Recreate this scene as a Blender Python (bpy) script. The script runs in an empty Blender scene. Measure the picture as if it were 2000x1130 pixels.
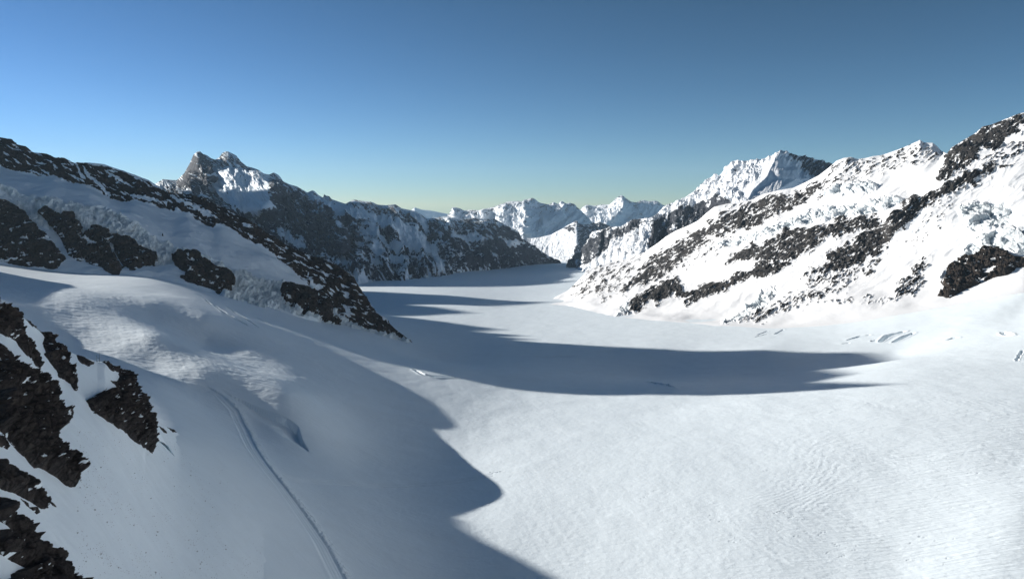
import bpy, math
import numpy as np
from math import radians, sin, cos, tan, pi

# ------------------------------------------------------------------ camera, sky, sun, exposure
S = bpy.context.scene
F = 1428.0                       # focal length in photo pixels (photo 2000 x 1130)
PITCH = math.atan(165.0 / F)     # the horizon lies at photo row 400
CAMZ = 900.0                     # metres above the lowest part of the valley
cd = bpy.data.cameras.new('camera')
cam = bpy.data.objects.new('camera', cd)
S.collection.objects.link(cam)
S.camera = cam
cam.location = (0, 0, CAMZ)
cam.rotation_euler = (pi / 2 - PITCH, 0, 0)
cd.sensor_width = 36.0
cd.lens = 36.0 * F / 2000.0
cd.clip_start = 1.0
cd.clip_end = 90000.0

SUN_AZ = radians(65)             # left of the view axis
TANE = 0.27
SUN_EL = math.atan(TANE)
AX, AY = -sin(SUN_AZ), cos(SUN_AZ)
w = bpy.data.worlds.new('World'); S.world = w; w.use_nodes = True
nt = w.node_tree; nt.nodes.clear()
sky = nt.nodes.new('ShaderNodeTexSky'); sky.sky_type = 'NISHITA'; sky.sun_disc = False
sky.sun_elevation = SUN_EL; sky.sun_rotation = -SUN_AZ
sky.altitude = 3500; sky.air_density = 1.0; sky.dust_density = 0.05; sky.ozone_density = 1.0
bg = nt.nodes.new('ShaderNodeBackground'); bg.inputs[1].default_value = 0.1
wo = nt.nodes.new('ShaderNodeOutputWorld')
sp_ = nt.nodes.new('ShaderNodeSeparateColor'); cb_ = nt.nodes.new('ShaderNodeCombineColor'); nt.links.new(sky.outputs[0], sp_.inputs[0])
for i_, (e_, k_) in enumerate(((1.75, .074), (1.54, .131), (1.76, .103))):      # steepen the sky's own gradient
    p_ = nt.nodes.new('ShaderNodeMath'); p_.operation = 'POWER'; p_.inputs[1].default_value = e_; nt.links.new(sp_.outputs[i_], p_.inputs[0])
    q_ = nt.nodes.new('ShaderNodeMath'); q_.operation = 'MULTIPLY'; q_.inputs[1].default_value = k_; nt.links.new(p_.outputs[0], q_.inputs[0]); nt.links.new(q_.outputs[0], cb_.inputs[i_])
nt.links.new(cb_.outputs[0], bg.inputs[0]); nt.links.new(bg.outputs[0], wo.inputs[0])
sd_ = bpy.data.lights.new('sun', 'SUN'); sd_.energy = 3.75; sd_.angle = radians(0.5); sd_.color = (1.0, 0.94, 0.865)
sun = bpy.data.objects.new('sun', sd_); S.collection.objects.link(sun)
sun.location = (0, 0, 3000)
sun.rotation_euler = (pi / 2 - SUN_EL, 0, pi - math.atan2(AX, AY) if False else 0)
from mathutils import Vector
_sv = Vector((AX * cos(SUN_EL), AY * cos(SUN_EL), sin(SUN_EL)))
sun.rotation_euler = _sv.to_track_quat('Z', 'Y').to_euler()
S.view_settings.view_transform = 'Standard'; S.view_settings.look = 'None'
S.view_settings.exposure = 1.2; S.view_settings.gamma = 1.0
S.cycles.max_bounces = 7; S.cycles.diffuse_bounces = 6; S.cycles.volume_bounces = 0

# ------------------------------------------------------------------ picture <-> world
ST, CT = sin(PITCH), cos(PITCH)
def ray(px, py):
    """photo pixel -> (X/Y, Z/Y)"""
    px = np.asarray(px, float); py = np.asarray(py, float)
    x = (px - 1000.) / F; y = -(py - 565.) / F
    d = CT + y * ST
    return x / d, (-ST + y * CT) / d
def at(px, py, Y):
    a, t = ray(px, py)
    Y = np.asarray(Y, float)
    return np.stack(np.broadcast_arrays(a * Y, Y, t * Y), -1)      # relative to the camera
def proj(P):
    a = P[..., 0]; Y = P[..., 1]; Z = P[..., 2]
    f = Y * CT - Z * ST; u = Y * ST + Z * CT
    return 1000 + F * a / f, 565 - F * u / f

# ------------------------------------------------------------------ noise
_r = np.random.RandomState(7)
_perm = np.concatenate([_r.permutation(1024)] * 2).astype(np.int32)
_ga = _r.rand(1024) * 2 * pi
_g2 = np.stack([np.cos(_ga), np.sin(_ga)], 1)
_g3 = _r.normal(size=(1024, 3)); _g3 /= np.linalg.norm(_g3, axis=1)[:, None]
_g2x, _g2y = _g2.astype(np.float32).T.copy()
_g3x, _g3y, _g3z = _g3.astype(np.float32).T.copy()
def n2(x, y, s=0):
    x = np.asarray(x, float) + s * 17.31; y = np.asarray(y, float) + s * 9.17
    x, y = np.broadcast_arrays(x, y)
    fx = np.floor(x); fy = np.floor(y); xf = (x - fx).astype(np.float32); yf = (y - fy).astype(np.float32)
    xi = fx.astype(np.int32) & 1023; yi = fy.astype(np.int32) & 1023
    u = xf * xf * xf * (xf * (xf * 6 - 15) + 10); v = yf * yf * yf * (yf * (yf * 6 - 15) + 10)
    def g(dx, dy):
        h = _perm[(pa if dx == 0 else pb) + ((yi + dy) & 1023)]
        return _g2x[h] * (xf - dx) + _g2y[h] * (yf - dy)
    pa = _perm[xi]; pb = _perm[(xi + 1) & 1023]
    a = g(0, 0); b = g(1, 0); c = g(0, 1); d = g(1, 1)
    return (a + u * (b - a) + v * (c - a + u * (a - b - c + d))) * 1.5
def fbm(x, y, o=4, s=0, gain=.5):
    r = 0; A = 1.; t = 0
    for i in range(o):
        r = r + A * n2(x * 2 ** i, y * 2 ** i, s + i * 3); t += A; A *= gain
    return r / t
def ridged(x, y, o=4, s=0, gain=.55):
    r = 0; A = 1.; t = 0
    for i in range(o):
        r = r + A * (1 - 2.2 * np.abs(n2(x * 2.07 ** i, y * 2.07 ** i, s + i * 5))); t += A; A *= gain
    return r / t
def n3(P, s=0):
    x = P[..., 0] + s * 7.7; y = P[..., 1] + s * 3.3; z = P[..., 2] + s * 5.9
    fx, fy, fz = np.floor(x), np.floor(y), np.floor(z); f32 = np.float32
    xf, yf, zf = (x - fx).astype(f32), (y - fy).astype(f32), (z - fz).astype(f32)
    xi, yi, zi = [q.astype(np.int32) & 1023 for q in (fx, fy, fz)]
    px_ = (_perm[xi], _perm[(xi + 1) & 1023]); yy_ = (yi, (yi + 1) & 1023); zz_ = (zi, (zi + 1) & 1023)
    pp_ = [[_perm[px_[i] + yy_[j]] for j in (0, 1)] for i in (0, 1)]
    f = lambda t: t * t * t * (t * (t * 6 - 15) + 10)
    u, v, ww = f(xf), f(yf), f(zf)
    def g(dx, dy, dz):
        h = _perm[pp_[dx][dy] + zz_[dz]]
        return _g3x[h] * (xf - dx) + _g3y[h] * (yf - dy) + _g3z[h] * (zf - dz)
    l = lambda a, b, t: a + t * (b - a)
    return 1.5 * l(l(l(g(0,0,0), g(1,0,0), u), l(g(0,1,0), g(1,1,0), u), v),
                   l(l(g(0,0,1), g(1,0,1), u), l(g(0,1,1), g(1,1,1), u), v), ww)
def fbm3(P, o=4, s=0, gain=.5):
    r = 0; A = 1.; t = 0
    for i in range(o):
        r = r + A * n3(P * 2 ** i, s + i); t += A; A *= gain
    return r / t
def ridged3(P, o=4, s=0, gain=.55):
    r = 0; A = 1.; t = 0
    for i in range(o):
        r = r + A * (1 - 2.2 * np.abs(n3(P * 2.05 ** i, s + i))); t += A; A *= gain
    return r / t
def worley(P, s=0):
    """random value of the nearest cell and how far inside it: blocky facets"""
    sh = P.shape[:-1]; P = P.reshape(-1, 3); ip = np.floor(P); f = (P - ip).astype(np.float32); ip = ip.astype(np.int32)
    b1 = np.full(len(P), 9., np.float32); b2 = b1.copy(); val = np.zeros(len(P), np.float32)
    for dx in (-1, 0, 1):
        for dy in (-1, 0, 1):
            for dz in (-1, 0, 1):
                h = _perm[_perm[_perm[(ip[:, 0] + dx + s) & 1023] + ((ip[:, 1] + dy) & 1023)] + ((ip[:, 2] + dz) & 1023)]
                jx = _g3x[h] * .5 + .5 + dx - f[:, 0]; jy = _g3y[h] * .5 + .5 + dy - f[:, 1]; jz = _g3z[h] * .5 + .5 + dz - f[:, 2]
                d = jx * jx + jy * jy + jz * jz; m = d < b1
                b2 = np.where(m, b1, np.minimum(b2, d)); val = np.where(m, _g2x[h] + .6 * (jx * _g3y[h] + jy * _g3z[h] + jz * _g3x[h]), val); b1 = np.where(m, d, b1)
    return val.reshape(sh), (np.sqrt(b2) - np.sqrt(b1)).reshape(sh)
def sstep(a, b, x):
    t = np.clip((x - a) / (b - a), 0, 1); return t * t * (3 - 2 * t)

def sdist(px, py, poly, closed=True):
    """signed distance in px, + inside"""
    poly = np.array(poly, float); n = len(poly)
    d = np.full(px.shape, 1e18); ins = np.zeros(px.shape, bool)
    for i in range(n if closed else n - 1):
        a = poly[i]; b = poly[(i + 1) % n]; e = b - a
        wx = px - a[0]; wy = py - a[1]
        t = np.clip((wx * e[0] + wy * e[1]) / (e @ e + 1e-12), 0, 1)
        dd = (wx - t * e[0]) ** 2 + (wy - t * e[1]) ** 2
        d = np.minimum(d, dd)
        if closed:
            c = ((a[1] > py) != (b[1] > py))
            if a[1] != b[1]:
                ins ^= c & (px < (b[0] - a[0]) * (py - a[1]) / (b[1] - a[1]) + a[0])
    d = np.sqrt(d)
    return np.where(ins, d, -d) if closed else d
def psd(px, py, poly):
    """sdist evaluated only round the polygon"""
    P = np.array(poly, float); m = 40
    k = (px > P[:, 0].min() - m) & (px < P[:, 0].max() + m) & (py > P[:, 1].min() - m) & (py < P[:, 1].max() + m)
    out = np.full(px.shape, -99.)
    if k.any(): out[k] = sdist(px[k], py[k], poly)
    return out

# ------------------------------------------------------------------ mesh output
def normals(P):
    du = np.gradient(P, axis=1); dv = np.gradient(P, axis=0)
    n = np.cross(du, dv); n /= np.linalg.norm(n, axis=-1)[..., None] + 1e-9
    if n[..., 2].mean() < 0: n = -n
    return n
def link(name, verts, quads, mat, parent=None, attrs=None):
    me = bpy.data.meshes.new(name)
    me.vertices.add(len(verts))
    v = np.array(verts, np.float32).copy(); v[:, 2] += CAMZ
    me.vertices.foreach_set('co', v.ravel())
    n = len(quads)
    me.loops.add(n * 4); me.polygons.add(n)
    me.loops.foreach_set('vertex_index', np.asarray(quads, np.int32).ravel())
    me.polygons.foreach_set('loop_start', np.arange(0, n * 4, 4, dtype=np.int32))
    me.polygons.foreach_set('use_smooth', np.ones(n, bool))
    me.update(calc_edges=True)
    for k, a in (attrs or {}).items():
        at_ = me.attributes.new(k, 'FLOAT', 'POINT'); at_.data.foreach_set('value', np.asarray(a, np.float32).ravel())
    me.materials.append(mat)
    o = bpy.data.objects.new(name, me); S.collection.objects.link(o)
    if parent: o.parent = parent
    return o
def grid_quads(R, C, keep=None):
    i = np.arange(R * C).reshape(R, C)
    q = np.stack([i[:-1, :-1], i[:-1, 1:], i[1:, 1:], i[1:, :-1]], -1)
    if keep is not None: return q[keep]
    return q.reshape(-1, 4)
def grid_obj(name, P, mat, attrs=None, keep=None, parent=None):
    R, C = P.shape[:2]
    q = grid_quads(R, C, keep).reshape(-1, 4)
    # faces look up
    a, b, d = P[0, 0], P[0, 1], P[1, 0]
    V = P.reshape(-1, 3)
    m = q[len(q) // 2]; nn = np.cross(V[m[1]] - V[m[0]], V[m[3]] - V[m[0]])
    if nn[2] < 0: q = q[:, ::-1]
    at_ = {k: v.reshape(-1) for k, v in (attrs or {}).items()}
    if keep is not None:
        u, inv = np.unique(q, return_inverse=True); q = inv.reshape(-1, 4); V = V[u]
        at_ = {k: v[u] for k, v in at_.items()}
    return link(name, V, q, mat, parent, at_)
def tag(o, label, cat, kind=None, group=None):
    if label: o['label'] = label
    if cat: o['category'] = cat
    if kind: o['kind'] = kind
    if group: o['group'] = group
    return o

# ------------------------------------------------------------------ materials
def N(nt, t, **k):
    n = nt.nodes.new(t)
    for a, b in k.items(): setattr(n, a, b)
    return n
def terrain_mat(name, rock=(.085, .075, .066), rock2=(.03, .028, .027), scale=4.0, snow=(.86, .88, .90), bump=.5,
                snowbump=.25, tan_=(.17, .135, .09), tan_amt=.25, ripple=0.0, ripple_scale=10., fine=.35, ice_col=(.76, .84, .87)):
    """snow and rock divided by the vertex value 'rock' plus fine noise; 'ice' turns snow into bluish ice"""
    m = bpy.data.materials.new(name); m.use_nodes = True
    nt = m.node_tree; nt.nodes.clear(); L = nt.links.new
    out = N(nt, 'ShaderNodeOutputMaterial'); bs = N(nt, 'ShaderNodeBsdfPrincipled'); L(bs.outputs[0], out.inputs[0])
    geo = N(nt, 'ShaderNodeNewGeometry')
    pos = geo.outputs['Position']
    def noise(sc, det=6, rough=.6, vec=None, dist=0.):
        n = N(nt, 'ShaderNodeTexNoise'); n.inputs['Scale'].default_value = sc; n.inputs['Detail'].default_value = det
        n.inputs['Roughness'].default_value = rough; n.inputs['Distortion'].default_value = dist
        L(vec or pos, n.inputs['Vector']); return n.outputs[0]
    def math_(op, a, b=None, c=None):
        n = N(nt, 'ShaderNodeMath', operation=op)
        for i, x in enumerate((a, b, c)):
            if x is None: continue
            if isinstance(x, (int, float)): n.inputs[i].default_value = x
            else: L(x, n.inputs[i])
        return n.outputs[0]
    def mix(f, a, b):
        n = N(nt, 'ShaderNodeMix', data_type='RGBA')
        if isinstance(f, (int, float)): n.inputs[0].default_value = f
        else: L(f, n.inputs[0])
        for i, x in ((6, a), (7, b)):
            if isinstance(x, tuple): n.inputs[i].default_value = (*x, 1)
            else: L(x, n.inputs[i])
        return n.outputs[2]
    def ramp(x, a, b):
        n = N(nt, 'ShaderNodeMapRange', interpolation_type='SMOOTHSTEP'); L(x, n.inputs[0])
        n.inputs[1].default_value = a; n.inputs[2].default_value = b; return n.outputs[0]
    at_r = N(nt, 'ShaderNodeAttribute', attribute_name='rock').outputs['Fac']
    at_i = N(nt, 'ShaderNodeAttribute', attribute_name='ice').outputs['Fac']
    s1 = 1. / scale
    nf = noise(s1 * .9, 5, .65)
    x = math_('MULTIPLY_ADD', math_('SUBTRACT', nf, .5), fine * 2.6, at_r)
    rk = ramp(x, .46, .56)
    c1 = noise(s1 * .35, 6, .7); c2 = noise(s1 * 1.7, 5, .7)
    rc = mix(ramp(c2, .35, .68), rock2, rock)
    rc = mix(math_('MULTIPLY', ramp(c1, .5, .68), tan_amt), rc, tan_)
    vr = N(nt, 'ShaderNodeTexVoronoi', feature='F1'); vr.inputs['Scale'].default_value = s1 * .55; L(pos, vr.inputs['Vector'])
    vg = N(nt, 'ShaderNodeSeparateColor'); L(vr.outputs['Color'], vg.inputs[0])
    ve = N(nt, 'ShaderNodeTexVoronoi', feature='DISTANCE_TO_EDGE'); ve.inputs['Scale'].default_value = s1 * .55; L(pos, ve.inputs['Vector'])
    rc = mix(math_('MULTIPLY', vg.outputs[0], .55), rc, rock2)
    rc = mix(math_('MULTIPLY', ramp(ve.outputs['Distance'], .07, .0), .8), rc, tuple(v * .5 for v in rock2))
    sc_ = mix(ramp(noise(s1 * .12, 5, .6), .3, .8), snow, tuple(v * .95 for v in snow))
    sc_ = mix(math_('MULTIPLY', at_i, .75), sc_, ice_col)
    L(mix(rk, sc_, rc), bs.inputs['Base Color'])
    L(math_('MULTIPLY_ADD', rk, .35, .55), bs.inputs['Roughness'])
    bs.inputs['Specular IOR Level'].default_value = .25
    # bumps
    hr = math_('MULTIPLY', noise(s1 * .8, 8, .7), math_('MULTIPLY', rk, bump * scale))
    hr = math_('ADD', hr, math_('MULTIPLY', math_('MULTIPLY', vg.outputs[1], rk), bump * scale * .35))
    hs = math_('MULTIPLY', noise(s1 * .5, 6, .6), snowbump * scale)
    h = math_('ADD', hr, hs)
    hi = math_('MULTIPLY', math_('MULTIPLY', noise(s1 * 1.2, 5, .7), at_i), scale * .9)
    h = math_('ADD', h, hi)
    if ripple:
        # crevasse-like contour ripples: level lines of a slow noise
        mp = N(nt, 'ShaderNodeMapping'); L(pos, mp.inputs[0]); mp.inputs['Scale'].default_value = (1, 1, 0)
        big = noise(1 / 520., 2.5, .45, mp.outputs[0], .25)
        sp = N(nt, 'ShaderNodeSeparateXYZ'); L(pos, sp.inputs[0])
        ph = math_('MULTIPLY', big, 520. * 2 * pi / ripple_scale)
        ph = math_('ADD', ph, math_('MULTIPLY', sp.outputs[0], 2 * pi / ripple_scale * .35))
        ph = math_('ADD', ph, math_('MULTIPLY', noise(1 / 16., 3, .6, mp.outputs[0]), 14.))
        sn = math_('SINE', ph)
        pat = math_('MULTIPLY', ramp(noise(1 / 130., 3, .6, mp.outputs[0]), .35, .65), math_('MULTIPLY', ramp(noise(1 / 12., 3, .6, mp.outputs[0]), .3, .6), ripple))
        rp = N(nt, 'ShaderNodeAttribute', attribute_name='ripple').outputs['Fac']
        h = math_('ADD', h, math_('MULTIPLY', math_('MULTIPLY', sn, pat), rp))
        # wind lines, long streaks
        mp2 = N(nt, 'ShaderNodeMapping'); L(pos, mp2.inputs[0]); mp2.inputs['Rotation'].default_value = (0, 0, radians(-20))
        mp2.inputs['Scale'].default_value = (.12, 1, 0)
        h = math_('ADD', h, math_('MULTIPLY', math_('MULTIPLY', noise(1 / 3.2, 4, .6, mp2.outputs[0]), rp), .8))
    bp = N(nt, 'ShaderNodeBump'); bp.inputs['Strength'].default_value = 1.0; bp.inputs['Distance'].default_value = 1.0
    L(h, bp.inputs['Height']); L(bp.outputs[0], bs.inputs['Normal'])
    return m

def haze_box(dens):
    bpy.ops.mesh.primitive_cube_add(size=1)
    o = bpy.context.object; o.name = 'haze'; o.scale = (56000, 37000, 3900); o.location = (0, 17500, 700)
    m = bpy.data.materials.new('haze'); m.use_nodes = True; m.node_tree.nodes.clear()
    v = m.node_tree.nodes.new('ShaderNodeVolumePrincipled'); v.inputs['Density'].default_value = dens
    v.inputs['Color'].default_value = (.50, .75, 1.0, 1); v.inputs['Anisotropy'].default_value = .1
    u = m.node_tree.nodes.new('ShaderNodeOutputMaterial'); m.node_tree.links.new(v.outputs[0], u.inputs['Volume'])
    o.data.materials.append(m); o['kind'] = 'stuff'; o['label'] = 'thin blue mountain haze filling the air between the peaks'; o['category'] = 'haze'
haze_box(1.6e-5)

# ------------------------------------------------------------------ glacier height field (control points: photo x, photo y, distance)
GP = [
 (1000,1130,450),(1000,1000,560),(1000,900,700),(1000,820,880),(1000,760,1080),(1000,729,1230),
 (1000,705,1520),(1000,676,1760),(1000,650,2060),(1000,620,2500),(1000,590,3150),(1000,560,4100),(1000,535,5300),(1000,518,6600),(1085,512,7600),
 (1290,1130,440),(1290,1000,540),(1290,900,670),(1290,820,850),(1290,780,980),(1290,753,1100),(1290,735,1390),(1290,710,1520),(1290,682,1660),(1290,650,1900),(1290,620,2250),
 (1480,1130,430),(1480,1000,525),(1480,900,650),(1480,830,780),(1480,785,900),(1480,763,1010),(1480,735,1290),(1480,710,1420),(1480,687,1530),(1480,662,1700),(1480,642,1850),
 (1600,760,960),(1600,735,1150),(1600,705,1390),(1600,689,1485),(1600,660,1640),
 (1750,1130,420),(1750,1000,510),(1750,900,620),(1750,830,720),(1750,780,830),(1750,752,920),(1750,725,1060),(1750,704,1230),(1750,690,1400),(1750,655,1540),(1750,618,1700),
 (2000,1130,400),(2000,1000,480),(2000,900,590),(2000,800,740),(2000,760,838),(2000,720,990),(2000,660,1270),(2000,600,1530),(2000,572,1610),(2150,700,1020),(2150,900,585),(2150,560,1560),
 (870,1130,440),(870,1000,560),(870,900,710),(870,820,860),(870,760,1020),(870,720,1190),(870,705,1500),(870,690,1610),(870,660,1900),(870,640,2150),(870,610,2680),(870,580,3300),(870,560,4000),(870,530,5500),
 (700,1130,385),(700,1000,500),(700,900,640),(700,820,770),(700,760,900),(700,720,1035),(700,690,1170),(700,668,1400),(700,652,1520),
 (740,600,3000),(740,575,3500),(740,555,4300),(1150,600,2750),(1120,560,3900),(1120,530,5200),
 (500,1000,360),(500,900,490),(500,820,640),(500,722,815),(500,690,912),(500,660,985),(500,642,1035),(500,618,1250),(500,600,1370),
 (400,765,665),(400,735,695),(400,700,760),(400,664,935),(400,640,965),(400,622,990),(400,605,1047),(450,722,735),(500,745,714),(560,772,694),
 (300,840,370),(300,790,490),(300,745,620),(300,715,716),(300,690,746),(300,660,781),(300,635,905),(300,618,955),(300,590,1010),(300,572,1120),(300,548,1290),
 (150,663,773),(150,650,790),(150,620,850),(150,595,900),(150,576,960),(150,557,1120),(150,540,1300),
 (60,617,806),(0,590,820),(0,560,980),(0,535,1180),(0,518,1380),
]
HID = [(-200,380,-118),(-150,260,-118),(-60,150,-110),(0,60,-80),(0,200,-185),(0,320,-226),(150,100,-110),(180,220,-190),(260,160,-150),
       (-900,900,-90),(-1150,1300,-80),(-700,500,-90),(-500,300,-90),(-1700,2000,-60),(-260,480,-128),
       (200,9500,-700),(-900,9500,-700),(1200,9500,-650),(-2600,5200,-430),(-1800,3600,-400),(900,4200,-380),(1500,3000,-250),(1600,6000,-480)]
_P = np.concatenate([at([g[0] for g in GP], [g[1] for g in GP], [g[2] for g in GP]), np.array(HID, float)])
_ca = np.stack([_P[:, 0] / _P[:, 1], np.log(_P[:, 1]) * .55], 1); _ct = _P[:, 2] / _P[:, 1]
def _phi(d2):
    return np.where(d2 > 1e-12, .5 * d2 * np.log(np.maximum(d2, 1e-12)), 0)
_n = len(_P)
_A = np.zeros((_n + 3, _n + 3))
_A[:_n, :_n] = _phi(((_ca[:, None] - _ca[None]) ** 2).sum(-1)) + np.eye(_n) * 2e-5
_A[:_n, _n] = 1; _A[:_n, _n + 1:] = _ca; _A[_n, :_n] = 1; _A[_n + 1:, :_n] = _ca.T
_w = np.linalg.solve(_A, np.concatenate([_ct, np.zeros(3)]))
def gt(a, l):
    """tangent z/Y of the glacier at X/Y = a, ln Y = l"""
    a = np.asarray(a, float); l = np.asarray(l, float) * .55
    r = _w[_n] + _w[_n + 1] * a + _w[_n + 2] * l
    for i in range(_n):
        r = r + _w[i] * _phi((a - _ca[i, 0]) ** 2 + (l - _ca[i, 1]) ** 2)
    return r
def bump_line(X, Y, pts, wid):
    """gaussian ridge in plan along a polyline of (X, Y, height)"""
    out = 0
    pts = np.array(pts, float); best = np.full(X.shape, 1e18); h = np.zeros(X.shape)
    for i in range(len(pts) - 1):
        a, b = pts[i], pts[i + 1]; e = b[:2] - a[:2]
        t = np.clip(((X - a[0]) * e[0] + (Y - a[1]) * e[1]) / (e @ e), 0, 1)
        d = (X - a[0] - t * e[0]) ** 2 + (Y - a[1] - t * e[1]) ** 2
        m = d < best; best = np.where(m, d, best); h = np.where(m, a[2] + t * (b[2] - a[2]), h)
    return h * np.exp(-best / wid ** 2)
def gz(X, Y):
    """glacier height above the camera's level, with its broad swells"""
    z = gt(X / Y, np.log(Y)) * Y
    for pts, wid in SWELLS: z = z + bump_line(X, Y, pts, wid)
    return z
SWELLS = []
def hit(px, py, lo=150, hi=9500):
    a, t = ray(px, py)
    Y = np.exp(np.linspace(math.log(lo), math.log(hi), 500))
    z = gz(a * Y, Y); below = (t * Y) < z
    k = np.argmax(below)
    if not below.any(): k = len(Y) - 1
    if k == 0: return np.array([a * Y[0], Y[0], z[0]])
    f0 = t * Y[k-1] - z[k-1]; f1 = t * Y[k] - z[k]; u = f0 / (f0 - f1 + 1e-12)
    y = Y[k-1] + u * (Y[k] - Y[k-1])
    return np.array([a * y, y, t * y])

def groove(X, Y, line, wid):
    """unsigned distance and side to a plan polyline"""
    best = np.full(X.shape, 1e18); side = np.zeros(X.shape); L = np.zeros(X.shape); acc = 0; W = np.zeros(X.shape)
    for i in range(len(line) - 1):
        a, b = line[i], line[i + 1]; e = b - a; el = np.hypot(*e)
        t = np.clip(((X - a[0]) * e[0] + (Y - a[1]) * e[1]) / (el * el), 0, 1)
        dx = X - a[0] - t * e[0]; dy = Y - a[1] - t * e[1]; d = dx * dx + dy * dy
        m = d < best; best = np.where(m, d, best)
        side = np.where(m, np.sign(e[0] * dy - e[1] * dx), side); L = np.where(m, acc + t * el, L)
        W = np.where(m, wid[i] + t * (wid[i + 1] - wid[i]), W); acc += el
    return np.sqrt(best), side, L, W

# glacier grid: rows at growing distance, columns at even angles
RA = np.linspace(-1.15, .98, 1900); RL = np.concatenate([np.linspace(math.log(60), math.log(330), 60)[:-1], np.linspace(math.log(330), math.log(2600), 1250), np.linspace(math.log(2600), math.log(10500), 301)[1:]])
cA, cL = np.meshgrid(np.linspace(-1.15, .98, 240), np.linspace(math.log(55), math.log(11000), 260))
_c = gt(cA, cL)
def cubic(c, y, x):
    """Catmull-Rom upsampling of the coarse grid at separable coordinates"""
    def W(t):
        i = np.clip(np.floor(t).astype(int), 1, None); f = t - i
        return i, np.stack([-.5*f+f*f-.5*f**3, 1-2.5*f*f+1.5*f**3, .5*f+2*f*f-1.5*f**3, -.5*f*f+.5*f**3], 1)
    i, wy = W(np.clip(y, 1, c.shape[0] - 2.001)); r = sum(c[i + k - 1] * wy[:, k][:, None] for k in range(4))
    j, wx = W(np.clip(x, 1, c.shape[1] - 2.001)); return sum(r[:, j + k - 1] * wx[:, k][None] for k in range(4))
GT = cubic(_c, (RL - math.log(55)) / (math.log(11000) - math.log(55)) * 259, (RA + 1.15) / 2.13 * 239)
GYY = np.exp(RL)[:, None] * np.ones((1, len(RA))); GX = GYY * RA[None]; GZ = GT * GYY
GZb = GZ.copy()
for pts, wid in SWELLS: GZb = GZb + bump_line(GX, GYY, pts, wid)
GZ = GZb.copy()
PXg, PYg = proj(np.stack([GX, GYY, GZ], -1))

# gentle undulation, wind crust
GZ += fbm(GX / 90., GYY / 90., 3, 3) * 1.0 * sstep(300, 900, GYY)
GZ += fbm(GX / 25., GYY / 40., 4, 5) * .35
GZ += sstep(1500, 700, GYY) * sstep(-120, 40, GX) * ridged(GX / 9. + GYY / 40., GYY / 5., 3, 6) * .12
# sastrugi crests where the snow on the dome catches the low sun
dome = sstep(1150, 950, GYY) * sstep(-150, -300, GX) * sstep(500, 600, GYY)
GZ += dome * (ridged(GX / 22. + .6 * GYY / 22, GYY / 9., 3, 9) * .55)
# steeper edge detail: open crevasses
def crevasse(px_line, width, depth, blocky=0.0):
    global GZ
    pts = np.array([hit(*p)[:2] for p in px_line])
    m = (np.abs(GX - pts[:, 0].mean()) < np.ptp(pts[:, 0]) / 2 + 60) & (np.abs(GYY - pts[:, 1].mean()) < np.ptp(pts[:, 1]) / 2 + 60)
    rr = np.where(m.any(1))[0]; cc = np.where(m.any(0))[0]
    if not len(rr): return
    s = np.s_[rr[0]:rr[-1] + 1, cc[0]:cc[-1] + 1]
    X, Y = GX[s], GYY[s]
    n = len(pts); wd = [width * (.35 + .65 * math.sin(pi * (i + .35) / (n - .3))) for i in range(n)]
    d, sd, L, W = groove(X + fbm(X / 14., Y / 14., 3, 31) * 2.5, Y + fbm(X / 14., Y / 14., 3, 33) * 2.5, pts, wd)
    g = sstep(1., .45, d / W)
    tot = sum(np.hypot(*(pts[i+1] - pts[i])) for i in range(n - 1))
    g = g * sstep(0, .06 * tot, L) * sstep(0, .06 * tot, tot - L)
    dz = -depth * g + depth * .18 * np.exp(-(d / W - 1.3) ** 2 * 6)
    if blocky: dz += blocky * np.maximum(0, fbm(X / 5., Y / 5., 3, 35)) * np.exp(-(d / W / 1.6) ** 2) * (g < .5)
    GZ[s] += dz
CREV = [([(1655,664),(1680,657),(1701,654)],5,4),([(1702,666),(1712,664)],4,4),
 ([(1720,667),(1735,655),(1768,647)],8,6),([(1745,668),(1765,658),(1785,650)],7,5),([(1645,671),(1660,669)],3,3),
 ([(1852,663),(1868,659)],7,5),([(1958,649),(1968,653),(1976,655)],8,6),([(1997,684),(1985,705)],3,3),
 ([(1515,652),(1530,643)],4,3),([(1500,646),(1480,654)],3,2),([(1475,658),(1500,652)],2.5,2),
 ([(809,722),(826,731),(848,736),(868,736),(893,737)],6,4.5),([(1270,746),(1285,750),(1300,752)],6,5,4.),([(1296,751),(1310,755),(1320,756)],4,4,3.),
 ([(418,596),(440,612),(465,625),(485,636)],3.5,3.2),([(440,597),(462,612),(488,628),(505,640)],3.,3.),([(400,585),(412,594)],3,3),
 ([(955,922),(972,921),(985,919)],1.0,.7,.6),
 ([(500,618),(530,636),(560,648)],2,1.6),([(1010,694),(1060,696),(1130,695)],5,3),([(1180,686),(1215,684)],4,3)]
for c in CREV: crevasse(*c)
_rs = np.random.RandomState(3)
for k in range(16):       # small open cracks in loose groups over the lit firn
    cx_ = _rs.uniform(1100, 1950); cy_ = _rs.uniform(890, 1110)
    if cx_ < 1080 + (cy_ - 880) * .4: continue
    for q in range(_rs.randint(3, 8)):
        x = cx_ + _rs.normal() * 26; y = cy_ + _rs.normal() * 7; l = _rs.uniform(4, 16)
        crevasse([(x, y), (x + l * .5, y - l * .06), (x + l, y - l * _rs.uniform(.1, .3))], _rs.uniform(.22, .4), _rs.uniform(.15, .4))

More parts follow.
